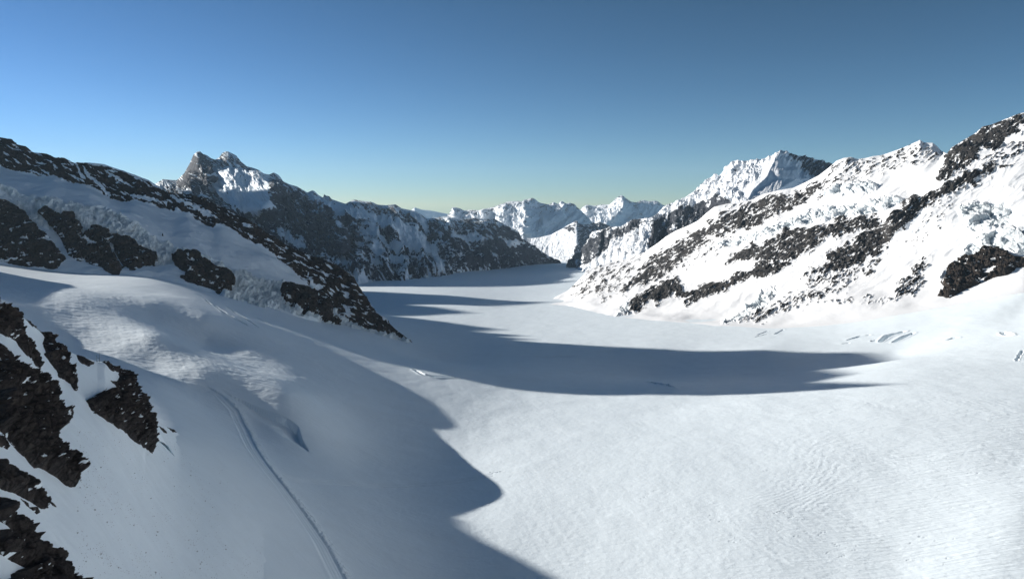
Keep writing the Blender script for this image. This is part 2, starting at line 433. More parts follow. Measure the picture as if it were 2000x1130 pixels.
# bergschrund with its triangular snow wall beside the ski track
wall = [hit(*p) for p in [(425,755),(450,772),(475,783),(500,795),(530,807),(560,818),(580,832),(588,855),(602,878)]]
pts = np.array([p[:2] for p in wall])
d, sd, L, W = groove(GX, GYY, pts, [1, 1.5, 3, 5, 7, 9, 10.5, 7, 1.])
GZ += -.8 * W * np.where(sd < 0, sstep(2.6, .02, d / np.maximum(W, .5)), sstep(.12, .0, d / np.maximum(W, .5))) * sstep(0, 20, L)

# ski track: flat groomed trough with a bank of thrown blocks on its right
TR = [(395,752),(425,770),(440,785),(457,802),(475,838),(493,876),(513,905),(533,930),(552,954),(571,980),(598,1018),(628,1063),(657,1120),(700,1200)]
tw = [2.5, 3., 3.8, 4.2, 4.6, 5.0, 5.2, 5.2, 5.2, 5.3, 5.4, 5.4, 5.5, 5.6]
tp = np.array([hit(*p)[:2] for p in TR])
d, sd, L, W = groove(GX, GYY, tp, tw)
rgt = sd > 0
trk = sstep(1.05, .7, d / W)
fade = sstep(0, 14, L)
GZ += fade * (-.8 * trk + .3 * np.exp(-((d / W - 1.15) / .25) ** 2))
blocks = np.maximum(0, ridged(GX / 2.6, GYY / 3.2, 3, 41)) * np.exp(-((d / W - 1.5) / .55) ** 2) * rgt
GZ += fade * blocks * 1.3 * sstep(-.6, .1, fbm(GX / 18., GYY / 18., 3, 43))
GZ += fade * trk * .18 * np.sin(d * 3.2) * (d < W)
TRK = trk * fade
# two thin ski lines crossing the shadow
for off in (0, 5):
    ln = np.array([hit(*p)[:2] for p in [(555,928 + off),(640,938 + off),(740,944 + off),(820,943 + off),(900,936 + off),(960,924 + off)]])
    d2, s2, L2, W2 = groove(GX, GYY, ln, [.9] * 6)
    GZ += .3 * np.exp(-(d2 / .8) ** 2) - .3 * np.exp(-((d2 - 1.3) / .8) ** 2)

M_glacier = terrain_mat('glacier_snow', scale=3.0, snowbump=.10, ripple=.11, ripple_scale=4.2, snow=(.82, .912, .97))
M_track = terrain_mat('groomed_snow', scale=1.4, snowbump=.12, snow=(.82, .912, .97))
rip = sstep(560, 800, PXg) * sstep(2200, 900, GYY) * .5 + sstep(1250, 1700, PXg + (PYg - 800) * .0) * sstep(1500, 1000, GYY) * .8
rip *= .35 + .65 * sstep(1200, 1900, PXg - (PYg - 820) * .5)
Pg = np.stack([GX, GYY, GZ], -1)
tq = (TRK[:-1, :-1] > .5)
z0 = np.zeros(GX.shape)
o = grid_obj('glacier', Pg, M_glacier, {'rock': z0, 'ice': z0, 'ripple': rip}, keep=~tq)
tag(o, 'broad white glacier of smooth snow filling the valley between the mountains', 'glacier', 'structure')
o = grid_obj('path', Pg, M_track, {'rock': z0, 'ice': z0}, keep=tq)
tag(o, 'groomed ski track curving down the shaded snow slope', 'ski track', 'structure')

# ------------------------------------------------------------------ lofted mountain sides
def loft(lines, x0, x1, nu, rows, dens=None, curve=None):
    """lines: bottom to top, each a list of (px, py, Y). Returns P, PX, PY (rows, cols)"""
    u = np.linspace(x0, x1, nu)
    K = []
    for ln in lines:
        ln = np.array(ln, float); K.append((np.interp(u, ln[:, 0], ln[:, 1]), np.interp(u, ln[:, 0], ln[:, 2])))
    PY = []; YY = []
    for k in range(len(K) - 1):
        n = rows[k]; t = (np.arange(n) + (1 if k == len(K) - 2 else 0) * 0) / n
        t = np.linspace(0, 1, n, endpoint=(k == len(K) - 2))
        for tt in t:
            PY.append(K[k][0] * (1 - tt) + K[k + 1][0] * tt); YY.append(K[k][1] * (1 - tt) + K[k + 1][1] * tt)
    PY = np.array(PY); YY = np.array(YY); PX = np.ones((len(PY), 1)) * u[None]
    return PX, PY, YY
def blur(a, n, axis):
    k = np.hanning(2 * n + 3)[1:-1]; k /= k.sum(); m = len(k) // 2
    p = [(0, 0)] * a.ndim; p[axis] = (m, m); b = np.pad(a, p, mode='edge')
    out = np.zeros_like(a)
    for i, w_ in enumerate(k):
        sl = [slice(None)] * a.ndim; sl[axis] = slice(i, i + a.shape[axis]); out += w_ * b[tuple(sl)]
    return out
def calm(A, n, v0=.72):
    """keep the crest line's detail only near the crest"""
    v = np.linspace(0, 1, A.shape[0])[:, None]; B = blur(A, n, 1)
    return B + (A - B) * sstep(v0, 1, v) ** 1.5
def spur(PX, PY, pts, A, wl, wr, fall=30.):
    """depth offset that brings a rib nearer: steep sides wl to its left and wr to its right (photo px)"""
    pts = sorted(pts, key=lambda p: p[1]); y = [p[1] for p in pts]; x = [p[0] for p in pts]
    cx = np.interp(PY, y, x); d = PX - cx
    v = np.where(d < 0, 1 + d / wl, 1 - d / wr); v = np.clip(v, 0, 1)
    e = sstep(y[0] - 4, y[0] + 4, PY) * sstep(y[-1] + fall, y[-1], PY)
    return -A * v * e
def skirt(P, D, H, rows=26, s=1, amp=0.15, front=90., foot=None):
    """add the far side behind the crest and a buried foot in front"""
    top = P[-1]; out = []
    for i in range(1, rows + 1):
        t = i / rows; q = top.copy()
        q[:, 1] += D * t; q[:, 0] += D * t * .12 * np.sign(top[:, 0]) * 0
        q[:, 2] -= H * t ** .9
        q[:, 2] += H * amp * fbm(top[:, 0] / (D * .5), np.full(len(top), t * 2.), 3, 70 + s) * min(1, t * 5)
        out.append(q)
    if foot is None: foot = P[0].copy(); foot[:, 2] -= front
    return np.concatenate([foot[None], P, np.array(out)], 0)
def pad(a, rows=26, val=None):
    return np.concatenate([a[:1], a, np.repeat(a[-1:], rows, 0) if val is None else np.full((rows, a.shape[1]), val)], 0)

def shell(sheet, PX, PY, poly, mat, name, lift=3., rough=3., scale=12., jag=3., holes=(), parent=None, seed=0, steps=0., attr=0.85, edge=6., up=1):
    """a crag standing out of a snow sheet: its own mesh over the polygon's patch of the sheet"""
    poly = np.array(poly, float); m = 12
    x0, y0 = poly.min(0) - m; x1, y1 = poly.max(0) + m
    ok = (PX > x0) & (PX < x1) & (PY > y0) & (PY < y1)
    r = np.where(ok.any(1))[0]; c = np.where(ok.any(0))[0]
    s = np.s_[max(r[0]-1,0):r[-1] + 2, max(c[0]-1,0):c[-1] + 2]
    P = sheet[s].copy(); X, Y = PX[s], PY[s]
    if up > 1:
        ri = np.linspace(0, P.shape[0] - 1.001, P.shape[0] * up); ci = np.linspace(0, P.shape[1] - 1.001, P.shape[1] * up)
        def rs(A):
            i = ri.astype(int); f = (ri - i).reshape((-1,) + (1,) * (A.ndim - 1)); A = A[i] * (1 - f) + A[i + 1] * f
            j = ci.astype(int); g = (ci - j).reshape((1, -1) + (1,) * (A.ndim - 2)); return A[:, j] * (1 - g) + A[:, j + 1] * g
        P, X, Y = rs(P), rs(X), rs(Y)
    n = normals(P)
    sd = sdist(X, Y, poly)
    for h in holes: sd = np.minimum(sd, -sdist(X, Y, h))
    sd = sd + fbm3(P / scale * 1.1, 5, 11 + seed, .65) * jag * 1.6
    ins = sstep(-1.2, edge, sd)
    ns = n.copy(); ns[..., 2] *= .5
    R = ridged3(P / scale, 6, seed, .6); R2 = fbm3(P / (scale * .35), 5, seed + 5, .6)
    h = -.35 * lift * sstep(0, -2.5, sd) + lift * ins * (.55 + .45 * R) + rough * ins * R2
    if steps: h = h + steps * ins * (np.abs(((P[..., 2] + P[..., 0] * .35 + 3 * R) / (scale * .45)) % 1 - .5) - .25)
    wp = P + (fbm3(P / scale, 2, 91)[..., None]) * scale * .25
    w1, e1 = worley(wp / np.array([.34, .34, .5]) / scale, seed); w2, e2 = worley(wp / (scale * .13), seed + 3)
    h = h + ins * lift * (.30 * w1 + .11 * w2 - .22 * sstep(.10, 0., e1))
    P = P + n * h[..., None]
    keep = sd > -2.0
    k = keep[:-1, :-1] & keep[1:, 1:] & keep[:-1, 1:] & keep[1:, :-1]
    if k.sum() < 4: return None
    flat = fbm3(P * np.array([1, 1, 2.5]) / (scale * .5), 4, seed + 8)
    rk = attr - .55 * sstep(.16, .42, flat) * (attr < 2)
    return grid_obj(name, P, mat, {'rock': rk, 'ice': np.zeros(X.shape)}, keep=k, parent=parent)

def gsurf(X, Y):
    x = np.clip((X / Y + 1.15) / 2.13 * 239, 0, 238.999); y = np.clip((np.log(np.maximum(Y, 56)) - math.log(55)) / (math.log(11000) - math.log(55)) * 259, 0, 258.999)
    i = y.astype(int); j = x.astype(int); f = y - i; g = x - j
    return (_c[i, j] * (1 - f) * (1 - g) + _c[i + 1, j] * f * (1 - g) + _c[i, j + 1] * (1 - f) * g + _c[i + 1, j + 1] * f * g) * Y
def seat(P, rows, sink=2.):
    """let the foot of a mountain side run out onto the glacier"""
    dz = gsurf(P[0, :, 0], P[0, :, 1]) - sink - P[0, :, 2]
    w_ = 1 - sstep(0, rows, np.arange(P.shape[0]))
    P = P.copy(); P[..., 2] += w_[:, None] * dz[None]
    f = P[0].copy(); f[:, 0] *= .97; f[:, 1] *= .97; f[:, 2] = gsurf(f[:, 0], f[:, 1]) - 12 - sink * 3
    return P, f

# ================= near slope at the lower left
EDGE = [(-90,545),(-40,575),(0,597),(12,600),(25,612),(46,620),(60,630),(80,648),(92,657),(110,672),(125,684),(150,693),(170,700),(190,706),(205,706),(225,716),(240,729),(252,748),(262,768),(278,788),(284,812),(300,818),(312,826),(335,838),(350,846)]
MERGE = [(350,846),(380,862),(410,882),(440,908),(470,940),(500,975),(530,1010),(560,1045),(590,1080),(620,1112),(660,1150),(700,1190)]
ey = [(-90,190),(0,205),(80,232),(150,250),(205,268),(252,290),(284,312),(350,0)]
top = []
hm = {p: hit(*p)[1] for p in MERGE}
ey[-1] = (350, hm[(350, 846)])
for p in EDGE: top.append((p[0], p[1], float(np.interp(p[0], [e[0] for e in ey], [e[1] for e in ey]))))
for p in MERGE[1:]: top.append((p[0], p[1], hm[p]))
bot = [(-90,1230,70),(0,1230,82),(150,1230,108),(300,1230,148),(450,1230,200),(600,1230,285),(660,1230,330),(700,1230,360)]
mid = [(-90,900,122),(0,890,140),(150,900,182),(300,930,250),(400,960,0),(500,1030,0),(600,1130,0),(660,1180,0),(700,1200,350)]
tx = np.array([t[0] for t in top]); tY = np.array([t[2] for t in top])
md = []
for (x, y, Y) in mid:
    if Y == 0:
        yb = 1230; yt = np.interp(x, tx, [t[1] for t in top]); Yt = np.interp(x, tx, tY); Yb = np.interp(x, [b[0] for b in bot], [b[2] for b in bot])
        f = (yb - y) / (yb - yt); Y = 1 / ((1 - f) / Yb + f / Yt)
    md.append((x, y, float(Y)))
_u = np.linspace(-90, 700, 900); _v = np.linspace(0, 1, 750)[:, None]
ib = lambda L_, k: np.interp(_u, [p[0] for p in L_], [p[k] for p in L_])
PX = np.ones((750, 1)) * _u[None]; PY = ib(bot, 1) * (1 - _v) + ib(top, 1) * _v
YY = 1 / ((1 - _v) / ib(bot, 2) + _v / ib(top, 2))         # a plane down each column
YY = calm(blur(YY, 12, 1), 110, .5); PY = calm(PY, 110, .5)
P = at(PX, PY, YY)
n = normals(P)
d_ = fbm(P[..., 0] / 14., P[..., 1] / 14., 4, 21) * .5 + fbm(P[..., 0] / 2.2, P[..., 1] / 3.5, 3, 22) * .07
edge_fade = sstep(0, 12, np.arange(P.shape[0])[::-1])[:, None]
P = P + n * (d_ * edge_fade)[..., None]
w_ = sstep(150, 8, np.arange(P.shape[0])[::-1])[:, None] * sstep(335, 420, PX)
P[..., 2] = P[..., 2] * (1 - w_) + (gsurf(P[..., 0], P[..., 1]) + .25) * w_
NEAR = P; NPX, NPY = PX, PY
M_near = terrain_mat('slope_snow', scale=1.2, snowbump=.2, snow=(.82, .912, .97))
full = skirt(P, 34, 42, rows=10, s=3, amp=.05, front=5)
o = grid_obj('snow_slope', full, M_near, {'rock': np.zeros(full.shape[:2]), 'ice': np.zeros(full.shape[:2])})
tag(o, 'steep shaded snow slope at the lower left with dark crags poking through', 'snow slope', 'structure')

M_crag = terrain_mat('crag_rock', rock=(.088, .078, .073), rock2=(.022, .020, .021), scale=2.4, bump=.8, tan_=(.12, .095, .08), tan_amt=.35, snow=(.82, .912, .97), fine=.3)
NC = [
 ('highest dark crag of the near snow slope, touching the left edge', [(-12,598),(5,598),(12,600),(20,608),(24,620),(32,630),(36,645),(46,656),(55,668),(60,680),(68,692),(74,698),(80,708),(83,712),(78,719),(70,714),(66,705),(55,695),(45,684),(36,675),(32,665),(15,658),(5,652),(-12,642)], 3.2, []),
 ('thin black rock streak in the snow just below the topmost left crag', [(-2,671),(12,681),(22,692),(28,701),(22,700),(10,690),(-2,681)], .8, []),
 ('narrow dark rock at the left edge between the topmost crag and the longest crag', [(-12,672),(0,682),(8,690),(20,708),(23,715),(12,709),(0,699),(-12,692)], 1.2, []),
 ('small dark rock with two prongs in the snow just above the longest crag', [(37,712),(42,716),(48,714),(51,718),(56,727),(55,731),(49,727),(44,723)], .8, []),
 ('long jagged dark crag running down from the ridge line left of the survey frame', [(46,619),(58,624),(70,635),(80,646),(88,649),(93,656),(100,659),(108,669),(118,679),(124,683),(128,695),(132,707),(140,718),(145,730),(148,745),(150,760),(146,763),(138,750),(125,742),(115,735),(110,722),(100,710),(92,700),(86,692),(90,688),(86,678),(84,668),(88,663),(85,655),(75,645),(60,632)], 3.0, []),
 ('small dark rock on the ridge line just left of the survey frame', [(150,691),(165,696),(178,704),(186,707),(180,713),(172,715),(160,710),(152,702)], 1.5, []),
 ('low dark rock on the ridge line just right of the survey frame', [(198,704),(206,704),(214,711),(224,716),(228,722),(220,725),(212,718),(205,710)], 1.2, []),
 ('large triangular dark crag right under the smooth snow hollow', [(225,712),(235,722),(245,729),(251,737),(253,748),(259,760),(267,772),(276,781),(280,790),(278,800),(285,812),(290,830),(291,848),(298,865),(301,886),(292,881),(270,865),(240,842),(205,820),(183,805),(173,795),(169,782),(180,775),(198,765),(213,764),(225,766),(232,762),(225,752),(217,743),(226,745),(233,736),(230,728),(220,720)], 5.0, []),
 ('lower of two small dark rocks right of the large triangular crag', [(311,832),(318,836),(326,845),(320,844)], .6, []),
 ('upper of two small dark rocks right of the large triangular crag', [(322,827),(333,827),(338,834),(345,843),(337,842),(328,834)], .9, []),
 ('small dark rock alone in the snow between the jagged crag and the longest crag', [(96,748),(105,751),(112,752),(119,760),(117,764),(110,763),(102,756)], .9, []),
 ('longest and largest black crag with a snow patch inside, from the left edge', [(-12,703),(0,707),(20,715),(33,724),(50,730),(62,740),(70,750),(82,753),(88,765),(95,780),(108,790),(118,797),(125,796),(138,808),(142,815),(136,815),(130,812),(135,825),(128,828),(115,823),(100,820),(90,815),(80,806),(85,815),(97,828),(102,840),(103,852),(110,868),(120,885),(130,900),(138,920),(145,930),(150,945),(147,952),(135,952),(120,940),(105,928),(90,918),(78,912),(68,912),(58,900),(50,890),(35,880),(25,870),(15,858),(5,845),(-12,835)], 4.2,
   [[(-5,760),(15,772),(28,785),(38,800),(42,812),(50,825),(50,835),(60,856),(55,856),(48,838),(38,832),(30,825),(25,812),(14,800),(20,785),(8,776)]]),
 ('little dark rock at the left edge just below the longest crag', [(-12,848),(2,851),(10,862),(14,878),(8,876),(-12,868)], .9, []),
 ('medium dark crag at the left edge between the longest crag and the corner crag', [(-12,893),(0,896),(10,905),(25,910),(38,922),(50,935),(55,943),(68,950),(78,955),(84,968),(95,980),(90,984),(94,991),(80,993),(65,985),(52,975),(40,968),(25,962),(10,958),(-12,945)], 2.2, []),
 ('broken line of small dark stones just under the medium crag at the left edge', [(42,973),(55,981),(58,990),(70,989),(78,1000),(72,1003),(62,993),(52,985)], .5, []),
 ('tiny dark sliver of rock right of the tip of the medium crag', [(97,979),(103,983),(109,989),(103,987)], .35, []),
 ('large dark crag with snow pockets filling the bottom left corner', [(-12,965),(0,977),(12,990),(25,1005),(40,1018),(42,1025),(52,1030),(62,1045),(78,1055),(92,1073),(112,1092),(125,1112),(145,1128),(165,1150),(180,1170),(-12,1190)], 2.6,
   [[(-14,1008),(0,1017),(15,1025),(28,1040),(44,1068),(35,1065),(15,1050),(-14,1034)],[(64,1060),(72,1063),(83,1074),(72,1069)],[(-14,1078),(0,1085),(25,1098),(50,1108),(35,1112),(20,1122),(22,1132),(-14,1136)],[(104,1113),(112,1120),(116,1130),(108,1128)]]),
 ('small black stones at the bottom edge just right of the corner crag', [(150,1124),(158,1126),(166,1130),(160,1132)], .4, []),
]
for i, (lab, poly, lift, holes) in enumerate(NC):
    sm = lift < 1.3
    o = shell(NEAR, NPX, NPY, poly, M_crag, 'rock_outcrop', lift=lift * .8, rough=lift * .55, scale=3.2 if sm else 8., jag=1.6 if sm else 3.6, holes=holes, seed=i,
              edge=3. if sm else 9., steps=0 if sm else lift * .7, attr=.9, up=2)
    if o: tag(o, lab, 'rock outcrop', None, 'dark crags in the near snow slope')

# ================= left flank with its icefall
CREST3 = [(-160,225,2100),(-60,255,2000),(0,268,1960),(22,273,1955),(30,282,1950),(50,285,1950),(65,297,1950),(90,300,1950),(108,308,1950),(125,309,1950),(145,320,1950),(165,318,1950),(185,319,1950),(205,322,1950),(225,329,1950),(240,333,1950),(270,344,1950),(290,352,1950),(305,361,1945),(320,369,1940),(335,377,1930),(345,378,1930),(370,379,1920),(400,388,1910),(430,403,1900),(450,411,1895),(480,427,1885),(510,448,1880),(535,461,1875),(555,476,1870),(580,488,1865),(610,500,1855),(640,507,1850),(652,513,1845),(672,526,1830),(690,538,1820),(698,555,1810),(710,572,1800),(722,592,1790),(737,612,1770),(750,622,1755),(770,640,1735),(785,652,1715),(797,664,1700),(830,690,1680)]
K3 = [(-160,315,1960),(0,327,1860),(60,339,1850),(85,346,1850),(105,343,1850),(120,351,1850),(150,356,1850),(175,361,1850),(195,375,1850),(215,389,1845),(245,395,1840),(260,392,1840),(300,403,1835),(335,413,1830),(370,413,1825),(385,430,1815),(415,446,1805),(430,441,1805),(450,448,1800),(470,461,1790),(500,476,1785),(530,491,1780),(545,505,1775),(560,520,1770),(575,530,1760),(590,545,1752),(610,560,1745),(640,592,1730),(660,616,1712),(680,633,1705),(700,641,1700),(730,649,1695),(760,656,1690),(797,666,1690),(830,692,1670)]
K2 = [(-160,345,1690),(0,368,1640),(50,388,1630),(100,392,1620),(150,405,1615),(200,408,1620),(250,432,1610),(300,468,1590),(340,490,1580),(400,502,1590),(450,530,1590),(500,545,1600),(560,560,1615),(590,575,1630),(620,592,1650),(660,622,1670),(700,644,1680),(797,667,1685),(830,693,1665)]
K1 = [(-160,395,1600),(0,402,1560),(60,430,1540),(100,445,1530),(150,455,1530),(200,470,1530),(250,490,1520),(300,515,1500),(340,510,1510),(380,520,1515),(420,545,1510),(450,577,1480),(500,594,1490),(550,600,1510),(600,590,1570),(640,612,1600),(665,640,1620),(700,650,1650),(797,668,1680),(830,694,1660)]
K0 = [(-160,500,1400),(0,512,1400),(100,524,1390),(200,540,1370),(260,535,1370),(320,540,1380),(380,566,1370),(440,580,1375),(500,602,1390),(560,612,1440),(600,624,1490),(660,646,1560),(700,656,1620),(797,670,1675),(830,695,1655)]
PX, PY, YY = loft([K0, K1, K2, K3, CREST3], -160, 830, 1250, [200, 100, 130, 130])
YY = blur(YY, 6, 0); YY = blur(YY, 30, 1); PY = calm(PY, 22, .80)
P = at(PX, PY, YY)
n = normals(P)
X, Y, Z = P[..., 0], P[..., 1], P[..., 2]
yint = lambda ln: np.interp(PX, [p[0] for p in ln], [p[1] for p in ln])
y0, y1, y2, y3, yc = [yint(k) for k in (K0, K1, K2, K3, CREST3)]
ice = sstep(y2 - 6, y2 + 2, PY) * sstep(y1 + 9, y1 + 1, PY)
ice = np.maximum(ice, psd(PX, PY, [(430,575),(470,545),(560,560),(600,575),(660,625),(680,645),(640,640),(545,600),(545,590),(500,612),(455,590)]) > 0)
ice = np.maximum(ice, psd(PX, PY, [(640,590),(600,560),(640,600),(672,640),(695,652),(670,652),(650,625)]) > 0)
ice *= 1 - sstep(0, 6, psd(PX, PY, [(0,375),(60,385),(80,400),(60,410),(0,395)]))*.3
ice = blur(blur(ice.astype(float), 3, 0), 3, 1)
# fluted ice wall and blocks
flute = ridged(X / 16., Z / 75. + Y / 200., 4, 51)
blk = ridged3(P / np.array([26., 26., 20.]), 4, 52)
disp = ice * (flute * 8. + blk * 8. + ridged3(P / 10., 4, 50) * 4.5 - 4)
disp += (1 - ice) * (fbm(X / 120., Y / 90., 4, 53) * 10. + fbm(X / 22., Y / 16., 4, 54) * 1.6)
# small crevasse steps on the upper snow field
st = sstep(.12, .5, fbm(X / 70., Y / 30., 3, 55)) * sstep(y3 + 10, y3 + 30, PY) * sstep(y2, y2 - 20, PY)
disp += st * ridged(X / 20., Y / 10., 3, 56) * 2.6
band = sstep(y3 + 3, y3 - 2, PY)
disp += band * ((ridged3(P / 55., 6, 57) - .3) * 12. + fbm3(P / 11., 4, 58, .6) * 3.5)
m_ = ice > .02
w1, e1 = worley(P[m_] / np.array([24., 24., 36.]), 5); w2, e2 = worley(P[m_] / np.array([9., 9., 14.]), 9)
disp[m_] += ice[m_] * (w1 * 6. + w2 * 2.2 - 2.5 * sstep(.14, 0, e1))
cf = sstep(0, 10, np.arange(P.shape[0])[::-1])[:, None]
P = P + n * (disp * (.25 + .75 * cf))[..., None]
P, ft = seat(P, 70)
rock = band * (.78 + .30 * fbm(PX / 22. + PY / 40., PY / 9., 4, 59) - .45 * sstep(.08, .35, fbm((PX + PY * .6) / 30., (PY - PX * .45) / 5., 4, 60)))
lip = sstep(165, 180, PX) * sstep(315, 300, PX) * sstep(yc + 7, yc + 3, PY)
rock *= 1 - lip
for poly in ([(150,322),(158,335),(168,352),(160,352),(152,335)], [(160,325),(176,340),(190,355),(218,385),(212,386),(185,358),(170,345)],
             [(205,330),(225,345),(250,360),(240,358),(215,345)], [(255,382),(300,392),(330,400),(325,404),(290,396),(258,388)], [(330,378),(352,388),(375,400),(365,404),(345,395)],
             [(368,400),(400,412),(425,428),(405,425),(380,412)], [(600,530),(612,555),(635,560),(622,566),(606,556)], [(668,590),(680,600),(686,614),(676,612)], [(728,608),(745,618),(760,632),(748,628)]):
    rock -= .8 * sstep(-1.5, 1.5, psd(PX + 3 * fbm(PX / 6, PY / 6, 2, 3), PY + 3 * fbm(PX / 6, PY / 6, 2, 4), poly))
M_left = terrain_mat('left_flank', ice_col=(.84, .95, .985), rock=(.10, .078, .056), rock2=(.034, .027, .021), scale=7., bump=.55, snowbump=.08, tan_=(.13, .10, .07), tan_amt=.3, snow=(.82, .912, .97), fine=.3)
full = skirt(P, 700, 500, rows=26, s=5, foot=ft)
P3 = P.reshape(-1, 3)
rk = pad(rock, 26, .5); ic = pad(ice, 26, 0.)
# the flank: smooth snow; the icefall and the rock ridge are parts
isl = (pad(ice.astype(float), 26, 0.) > .5)
bnd = pad(band, 26, 0.) > .5
def split(full, masks, names, mat, attrs, parent_name, labels):
    R, C = full.shape[:2]; used = np.zeros((R - 1, C - 1), bool); km = []
    for m in masks:
        k = m[:-1, :-1] & ~used; used |= k; km.append(k)
    root = grid_obj(parent_name, full, mat, attrs, keep=~used)
    for k, nm, lb in zip(km, names, labels):
        if k.any():
            c = grid_obj(nm, full, mat, attrs, keep=k, parent=root)
            if lb: c['label'] = lb
    return root
root3 = split(full, [isl, bnd], ['icefall', 'rock_face'], M_left, {'rock': rk, 'ice': ic}, 'mountain',
              ['pale fluted wall of broken blue ice', 'long dark rock ridge line'])
tag(root3, 'shaded snowy mountain flank on the left with a broken icefall and a dark rock crest', 'mountain', 'structure')
M_out = terrain_mat('outcrop_rock', rock=(.090, .070, .052), rock2=(.028, .022, .018), scale=6., bump=.7, tan_=(.12, .09, .065), tan_amt=.35, snow=(.82, .912, .97), fine=.4)
OUT = [('dark brown rock face below the icefall at the left edge', [(-60,392),(0,398),(20,402),(40,415),(55,425),(72,440),(80,452),(95,462),(105,475),(115,490),(125,500),(130,505),(120,512),(113,520),(105,521),(85,516),(60,515),(40,513),(20,508),(0,504),(-60,497)], []),
 ('wide dark rock face with snow ledges below the icefall', [(80,425),(90,417),(105,422),(122,430),(138,428),(148,440),(160,455),(178,460),(185,453),(200,457),(220,462),(245,475),(265,487),(285,497),(300,505),(311,512),(300,518),(280,518),(272,522),(262,529),(255,528),(245,522),(240,525),(232,535),(222,537),(205,530),(185,520),(165,512),(150,508),(132,498),(130,485),(118,465),(108,450),(95,440)],
   [[(155,460),(175,466),(197,475),(185,476),(160,468)], [(212,470),(225,490),(240,520),(233,512),(218,490)]]),
 ('small dark rock island standing under the hanging ice', [(338,510),(345,502),(355,500),(375,505),(395,517),(415,523),(420,535),(435,535),(443,545),(443,552),(436,560),(445,570),(440,574),(425,572),(415,565),(405,560),(385,557),(368,550),(352,540),(355,530),(342,522)], [[(352,530),(362,532),(360,538),(352,536)]]),
 ('low brown rock band at the right foot of the icefall', [(545,575),(550,562),(560,558),(580,566),(600,575),(620,582),(635,595),(643,608),(640,615),(650,625),(660,636),(655,636),(640,628),(625,624),(605,618),(585,608),(565,600),(548,590)], [[(552,590),(575,596),(610,606),(606,609),(575,601)]])]
for i, (lab, poly, holes) in enumerate(OUT):
    c = shell(P, PX, PY, poly, M_out, 'rock_face', lift=14., rough=7., scale=42., jag=3., holes=holes, parent=root3, seed=30 + i, edge=8., steps=6., attr=.74, up=2)
    if c: c['label'] = lab

# ================= big dark mountain behind the left flank
C4 = [(250,380),(300,362),(310,355),(318,350),(345,352),(352,346),(360,338),(370,320),(378,302),(384,297),(390,295),(397,301),(404,303),(412,309),(420,312),(428,308),(434,299),(440,296),(446,296),(454,300),(462,304),(470,315),(482,325),(495,328),(505,332),(515,339),(525,341),(535,337),(543,341),(548,346),(553,354),(565,360),(580,364),(600,376),(610,372),(614,373),(622,381),(631,386),(633,379),(637,382),(643,383),(648,389),(660,393),(675,398),(684,393),(692,390),(705,392),(712,393),(725,394),(738,400),(755,401),(772,399),(785,407),(800,410),(810,412),(825,420),(835,427),(850,425),(870,422),(878,423),(896,427),(907,428),(924,425),(945,428),(965,427),(973,431),(986,439),(999,447),(1014,463),(1030,471),(1045,481),(1063,494),(1076,504),(1089,512),(1104,518),(1125,530)]
cY = lambda x: np.interp(x, [250,310,390,445,550,700,850,1000,1100,1125], [6600,6600,6600,6500,6200,6200,6500,6800,7300,7500])
B4 = [(250,600,3800),(600,575,4000),(650,560,4100),(700,551,4300),(740,550,4650),(790,549,4800),(820,543,4950),(850,538,5100),(880,531,5350),(920,524,5800),(1000,520,6300),(1050,518,6900),(1100,519,7350),(1125,530,7500)]
crest = [(x, y, cY(x)) for x, y in C4]
PX, PY, YY = loft([B4, crest], 250, 1125, 1300, [520])
f = (np.interp(PX, [b[0] for b in B4], [b[1] for b in B4]) - PY) / np.maximum(np.interp(PX, [b[0] for b in B4], [b[1] for b in B4]) - np.interp(PX, [c[0] for c in C4], [c[1] for c in C4]), 3)
YY = YY + spur(PX, PY, [(440,300),(436,330),(415,370),(400,395)], 250, 10, 60)*0
YY += spur(PX, PY, [(500,335),(530,365),(528,385),(522,405)], 620, 125, 30)
YY += spur(PX, PY, [(384,297),(392,320),(408,350),(400,380)], 260, 60, 14)
YY += spur(PX, PY, [(605,415),(612,428),(618,445)], 150, 32, 14, 6) + spur(PX, PY, [(655,418),(672,440),(676,460),(668,490)], 330, 55, 14, 10)
YY += spur(PX, PY, [(690,395),(790,470),(870,540)], 220, 60, 120) + spur(PX, PY, [(850,425),(960,520)], 260, 70, 120)
YY += spur(PX, PY, [(560,360),(700,470),(790,545)], 260, 70, 90)
YY = blur(YY, 3, 1)
P = at(PX, PY, YY); n = normals(P)
# ribs running down to the right
a_ = (PX * .78 + PY * .62); b_ = (PX * -.62 + PY * .78)
wx = fbm(PX / 60., PY / 60., 3, 71) * 14
ribs = ridged((PX - PY * .55 + wx) / 38., (PY + wx) / 120., 5, 72)
disp = ribs * 85 * sstep(0, .15, f) + ridged((PX - PY * .7 + wx * .5) / 11., PY / 50., 3, 79) * 22 + ridged3(P / 150., 5, 73) * 26 + fbm3(P / 30., 4, 74, .6) * 8
face = blur(blur(sstep(-4, 6, psd(PX, PY, [(428,335),(450,322),(480,335),(522,348),(530,395),(512,415),(465,410),(432,385)])), 5, 0), 5, 1)
disp = 40 + (disp - 40) * (1 - .6 * face)
cf = sstep(0, 70, np.arange(P.shape[0])[::-1])[:, None]
P = P + n * ((disp - 40) * (.02 + .98 * cf))[..., None]
n = normals(P)
steep = 1 - n[..., 2]
rock = .60 + .35 * (steep - .35) + .22 * fbm(PX / 26., PY / 14., 4, 75) - .42 * sstep(-.02, .36, fbm((a_ + wx) / 40., (b_ + wx * .4) / 4.5, 5, 76, .6)) + .25 * fbm((a_ + wx) / 9., (b_ + wx * .4) / 2.6, 3, 77)
